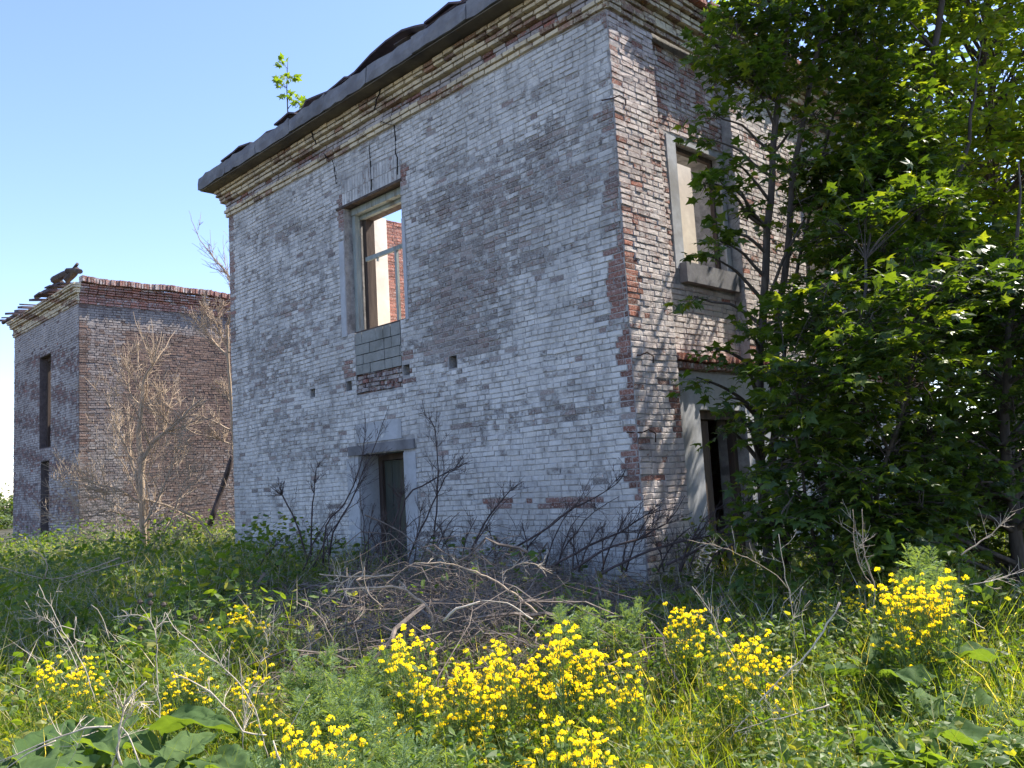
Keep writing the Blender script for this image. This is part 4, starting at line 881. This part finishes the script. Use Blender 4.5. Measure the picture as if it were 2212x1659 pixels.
def place(protos, px, py, d, label, group, hmax=1.4, hmin=.15, dz=0):
    for (x_, w_) in ((300, 'far left'), (620, 'left'), (860, 'left of centre'), (1010, 'centre'), (1200, 'right of centre'), (1330, 'right of the big yellow clump'), (1560, 'right of the small clump'), (1850, 'right'), (9999, 'far right')):
        if px < x_: break
    if protos is PB: label += ', '+w_
    else: label = label+(', back row, ' if py < (1370 if protos is PF else 1330) else ', middle row, ' if py < 1490 else ', front row, ')+w_
    top = A(px, py, d); gz_ = float(ground(top[0], top[1])); h = min(hmax, max(hmin, top[2]-gz_))
    if protos is PB: h = min(1.3, max(.95, h/.68))
    elif protos is PM or protos is PF: label = ('short ' if h < .6 else 'tall ' if h > .85 else '')+label
    return clone(protos[int(rng.integers(len(protos)))], (top[0], top[1], gz_-.02+dz), rng.uniform(0, 6.28), h, label, group, tilt=(rng.normal(0, .05), rng.normal(0, .05)))
PF = [proto_flower(n, s) for n, s in ((8, 2), (10, 2), (8, 1), (12, 2), (7, 3))]
PM = [proto_mugwort(n) for n in (2, 3, 4)]
PN = [proto_nettle(3), proto_nettle(4), proto_nettle(5, .07, LANCE_V, LANCE_F), proto_nettle(3, .10)]
PB = [proto_burdock(n) for n in (5, 6, 7, 6)]
def fl(pts, d, label, group, jd=.25, hmax=1.5):
    for (x, y) in pts: place(PF, x+rng.normal(0, 4), y+rng.normal(0, 6), d+rng.uniform(-jd, jd), label, group, hmax)
fl([(866, 1352), (885, 1335), (905, 1322), (930, 1330), (950, 1350), (880, 1375), (985, 1365), (1010, 1360), (1035, 1368), (1065, 1362), (1095, 1362), (1000, 1395), (1120, 1350), (1050, 1400), (1085, 1400), (930, 1400), (960, 1420), (1110, 1400), (1145, 1390), (900, 1420), (1015, 1440), (1060, 1445), (940, 1455), (1100, 1450), (1140, 1330), (985, 1480), (1085, 1485)], 4.25, 'yellow wildflower in the wide dense clump', 'wildflowers of the centre clump', .35)
fl([(1215, 1315), (1240, 1305), (1262, 1312), (1285, 1330), (1225, 1350), (1255, 1365), (1300, 1355), (1325, 1360), (1340, 1385), (1200, 1385), (1275, 1400), (1310, 1405), (1345, 1440)], 4.3, 'yellow wildflower in the upright second clump', 'wildflowers right of the centre clump', .3)
fl([(1575, 1335), (1600, 1325), (1625, 1345), (1650, 1360), (1590, 1375), (1670, 1400)], 4.4, 'yellow wildflower by the branching grey stalk', 'wildflowers by the grey stalk', .2)
fl([(1130, 1560), (1060, 1530), (820, 1500)], 3.7, 'single yellow wildflower in the grass before the wide clump', 'single wildflowers before the wide clump')
fl([(1448, 1275), (1470, 1265), (1490, 1285), (1462, 1310)], 5.3, 'small shaded yellow wildflower near the corner', 'wildflowers in the shade of the corner')
fl([(1918, 1225), (1940, 1205), (1965, 1198), (1990, 1202), (2015, 1215), (2035, 1240), (1930, 1255), (1975, 1235), (2000, 1250), (1955, 1260)], 4.9, 'yellow wildflower in the tall rounded clump', 'wildflowers of the tall right clump', .2, 1.6)
fl([(108, 1415), (130, 1400), (160, 1398), (190, 1392), (225, 1440)], 4.9, 'yellow wildflower in the loose clump', 'wildflowers at the far left')
fl([(375, 1440), (405, 1415), (440, 1400), (465, 1392), (595, 1425), (510, 1440)], 4.7, 'yellow wildflower among the pale stalks', 'wildflowers among the pale stalks')
fl([(655, 1535), (680, 1522), (710, 1535), (738, 1555), (625, 1585), (660, 1570)], 3.2, 'yellow wildflower near the bottom edge', 'wildflowers near the bottom left')
fl([(1185, 1540), (1215, 1515), (1240, 1535), (1275, 1545), (1310, 1540), (1335, 1560), (1350, 1600)], 3.1, 'large-headed yellow wildflower near the bottom', 'wildflowers near the bottom centre')
fl([(480, 1290), (510, 1275), (540, 1285), (565, 1305), (1700, 1270), (1830, 1250), (1850, 1270), (1760, 1290), (1160, 1320)], 6.5, 'dull yellow wildflower in shade', 'shaded wildflowers behind', .4)
def scatter_plants(protos, n, x0, x1, y0, y1, dfun, label, group, jd=.3, hmax=1.2):
    for _ in range(n):
        x, y = rng.uniform(x0, x1), rng.uniform(y0, y1); place(protos, x, y, dfun(y)+rng.uniform(-jd, jd), label, group, hmax)
near = lambda y: 5.0-(y-1350)/310*2.4         # lower in the frame is nearer
scatter_plants(PM, 12, 615, 850, 1378, 1420, lambda y: 4.6, 'grey-green feathery herb in the dense clump', 'feathery herbs left of the flowers', .2)
scatter_plants(PM, 20, 600, 1000, 1440, 1600, near, 'grey-green feathery herb in the dense clump', 'feathery herbs left of the flowers')
scatter_plants(PM, 8, 1205, 1350, 1245, 1300, lambda y: 5.6, 'feathery herb before the dark brush', 'feathery herbs before the brush', .2)
scatter_plants(PM, 8, 1960, 2130, 1155, 1260, lambda y: 5.4, 'feathery herb behind the tall right flower clump', 'feathery herbs at the right', .2, 1.5)
scatter_plants(PM, 7, 375, 470, 1335, 1440, lambda y: 5.0, 'feathery herb behind the pale seed head stalks', 'feathery herbs at the left', .2)
scatter_plants(PM, 10, 1380, 1900, 1300, 1450, lambda y: 5.6, 'feathery herb in the dark undergrowth', 'feathery herbs in the dark undergrowth')
scatter_plants(PN, 50, 620, 2212, 1430, 1640, near, 'green leafy weed in the sunny foreground', 'leafy weeds of the foreground')
scatter_plants(PN, 34, 1150, 2212, 1300, 1450, lambda y: 5.7, 'green weed in the shade below the maples', 'leafy weeds below the maples', .6)
scatter_plants(PN, 46, -30, 620, 1240, 1400, lambda y: 7.5, 'green weed between the flowers and the smaller ruin', 'leafy weeds at the left', 1.2)
scatter_plants(PN, 16, 1750, 2212, 1180, 1320, lambda y: 6.3, 'tall green weed below the right hand trees', 'tall weeds at the right', .4, 1.5)
for (x, y, d) in ((60, 1530, 3.8), (180, 1500, 3.9), (300, 1490, 4.0), (120, 1600, 3.3), (260, 1590, 3.4), (420, 1520, 3.7), (380, 1600, 3.1), (500, 1560, 3.4), (30, 1620, 3.2), (330, 1560, 3.5), (470, 1610, 3.2), (220, 1530, 3.5)):
    place(PB, x, y-10, d, 'burdock with broad grey-green leaves, '+('behind the white bent stalk' if y < 1540 else 'at the frame edge' if x < 200 else 'beside the white stalk'), 'burdocks at the bottom left', 1.05)
for (x, y, d) in ((1890, 1390, 4.9), (2010, 1430, 4.3), (2130, 1470, 4.0), (2190, 1540, 3.4), (2080, 1540, 3.4), (1960, 1380, 5.2), (2180, 1420, 4.6)):
    place(PB, x, y+10, d, 'burdock with broad leaves, '+('behind in the patch, left half' if (y < 1440 and x < 2050) else 'behind in the patch, right half' if y < 1440 else 'in front in the patch'), 'burdocks at the lower right', .9)
def drop(protos):
    for r in protos:
        for ch in list(r.children): bpy.data.objects.remove(ch)
        ROOTS.remove(r); bpy.data.objects.remove(r)
for P_ in (PF, PM, PN, PB): drop(P_)
# --- low bushes near the walls
BU = [(385, 1228, 12.5, .55, 'dark green rounded bush at the foot of the pale bare tree'), (590, 1232, 11.5, .42, 'low green bush at the left end of the front wall'), (455, 1250, 11.5, .4, 'low bush in the gap between the two ruins'), (240, 1260, 11, .5, 'sunlit low bush before the smaller ruin, left of the bare tree'), (60, 1275, 9.5, .5, 'sunlit yellowish bush at the far left'), (150, 1300, 8.5, .4, 'sunlit low bush right of the yellowish one at far left'),
      (1480, 1320, 7.0, .35, 'shaded low bush below the building corner'), (1650, 1290, 7.2, .45, 'shaded low bush below the young maple'), (1850, 1280, 7.0, .45, 'shaded bush between the young maple and the right flowers'), (2150, 1230, 6.2, .4, 'leafy bush at the right edge below the dark tree'), (1330, 1300, 6.6, .3, 'small dark bush behind the upright flower clump')]
BU += [(700, 1235, 11.3, .35, 'low green bush at the foot of the wall, left of the doorway'), (820, 1300, 6.6, .22, 'small green bush growing through the left of the brush pile'), (1130, 1270, 7.5, .25, 'small green bush growing through the right of the brush pile'), (520, 1330, 7.6, .4, 'dark bush left of the brush pile'), (330, 1310, 8.6, .45, 'shaded bush before the bare tree'), (20, 1215, 13, .7, 'tall bush at the left edge below the smaller ruin'), (180, 1225, 14, .5, 'bush hiding the foot of the smaller ruin corner'), (60, 1360, 6.6, .3, 'leafy bush at the left edge behind the loose flower clump'), (1560, 1200, 8.0, .35, 'dark bush at the foot of the side doorway'), (1980, 1170, 7.4, .5, 'dark bush under the tall right hand maple'), (2200, 1330, 5.4, .3, 'low leafy bush at the right edge behind the broad leaves')]
for (x, y, d, r, lab) in BU:
    c = A(x, y, d); g0 = gnd(c); h = max(.25, c[2]-g0[2])
    bs = [(g0+np.array([rng.normal(0, r*.6), rng.normal(0, r*.6), h*rng.uniform(.3, .8)]), (r*.5, r*.5, r*.4)) for _ in range(8)]
    make_tree('low_bush', lab, 'bush', g0, [([g0, g0+[0, 0, h*.5]], .015, .008)], bs, 'herb' if d > 8 else 'shade_tinted_leaf', .075, 9, tmpl=(OVAL_V, OVAL_F), slen=.22, pairs=4, twig=.002)
# ================================================================ grass and ground cover
def field(n, near_):
    X = []
    while sum(len(a) for a in X) < n:
        k = n*2
        if near_: dd = rng.uniform(1.6, 6.5, k)**1.0
        else: dd = rng.uniform(6, 24, k)
        xx = rng.uniform(-.68, .66, k)*dd
        p = CAM[None, :2]+(AF[:2]/np.linalg.norm(AF[:2]))[None]*dd[:, None]+np.array([[math.cos(YAW), math.sin(YAW)]])*xx[:, None]
        inside = ((p[:, 1] > -.05) & (p[:, 0] < .05) & (p[:, 0] > -10)) | ((p[:, 1] > .05) & (p[:, 0] < -19.2))
        X.append(p[~inside])
    P = np.concatenate(X); pile = (P[:, 0] > -4.5) & (P[:, 0] < 1.2) & (P[:, 1] < -.2) & (P[:, 1] > -4.0) & (rng.random(len(P)) < .8)
    return P[~pile][:n]
BL_V = [(-.5, 0, 0), (.5, 0, 0), (-.42, .4, .03), (.42, .4, .03), (-.25, .75, -.03), (.25, .75, -.03), (0, 1, -.2)]
BL_F = [(0, 1, 3, 2), (2, 3, 5, 4), (4, 5, 6)]
def blades(mb, P, h0, h1, wd, lean):
    k = len(P); h = rng.uniform(h0, h1, k); z = ground(P[:, 0], P[:, 1])
    d = norm(np.column_stack([rng.normal(0, lean, k), rng.normal(0, lean, k), np.ones(k)])); F = frames(d, rdir(k, .3))
    F = F*np.stack([np.full(k, wd)*rng.uniform(.7, 1.4, k), h, h*1.6], -1)[:, None, :]
    mb.scatter(BL_V, BL_F, F, np.column_stack([P, z-.01]), rcol(k))
g = MB()
blades(g, field(52000, True), .15, .42, .006, .38); blades(g, field(5000, True), .4, .75, .005, .25); blades(g, field(30000, False), .25, .75, .010, .5)
tag(g.build('grass', M['grass']), 'rough green grass covering the ground', 'grass', kind='stuff')
g = MB()
P = field(26000, True); k = len(P); z = ground(P[:, 0], P[:, 1])+rng.random(k)**1.3*(.42+.22*np.sin(P[:, 0]*2.1+1)*np.sin(P[:, 1]*1.7))
g.scatter(OVAL_V, OVAL_F, frames(rdir(k, .5), np.array([[0, 0, 1.0]])+rng.normal(size=(k, 3))*.5)*(rng.uniform(.03, .075, k))[:, None, None], np.column_stack([P, z]), rcol(k))
P = field(46000, False); k = len(P); z = ground(P[:, 0], P[:, 1])+rng.random(k)**1.2*(.6+.45*np.sin(P[:, 0]*1.3+1)*np.sin(P[:, 1]*1.9))
g.scatter(OVAL_V, OVAL_F, frames(rdir(k, .5), np.array([[0, 0, 1.0]])+rng.normal(size=(k, 3))*.5)*(rng.uniform(.05, .13, k))[:, None, None], np.column_stack([P, z]), rcol(k))
tag(g.build('ground_cover', M['herb']), 'low leafy weeds growing through the grass', 'ground cover', kind='stuff')
g = MB()
P = field(3500, True); blades(g, P, .1, .5, .004, .9); P = field(12000, False); blades(g, P, .25, .9, .008, .8)
tag(g.build('dry_grass', M['straw']), 'dry straw-coloured stems lying in the grass', 'dry grass', kind='stuff')

for k in range(16):
    px = rng.uniform(1000, 1560); d = 9.9-(px-1000)/560*1.6-rng.uniform(.2, 1.6); c = gnd(A(px, 1220, d))+[0, 0, .06+rng.random()*.1]
    root = thing('loose_brick', c, 'broken red brick lying in the brush, '+('below the middle of the front wall' if px < 1200 else 'near the corner' if px < 1400 else 'by the side doorway'), 'brick', 'loose bricks in the brush')
    m = MB(); Rm = np.array(Matrix.Rotation(rng.uniform(0, 6.28), 3, 'Z') @ Matrix.Rotation(rng.normal(0, .5), 3, 'X')); L2 = rng.uniform(.06, .125)
    v = np.array([(x, y, z) for z in (-.032, .032) for y in (-.06, .06) for x in (-L2, L2)])+rng.normal(size=(8, 3))*.006
    m.raw(c+v@Rm.T, [(0, 2, 3, 1), (4, 5, 7, 6), (0, 1, 5, 4), (2, 6, 7, 3), (0, 4, 6, 2), (1, 3, 7, 5)], (.5, .7, .8)); m.build('brick_body', M['side_brick'], root)
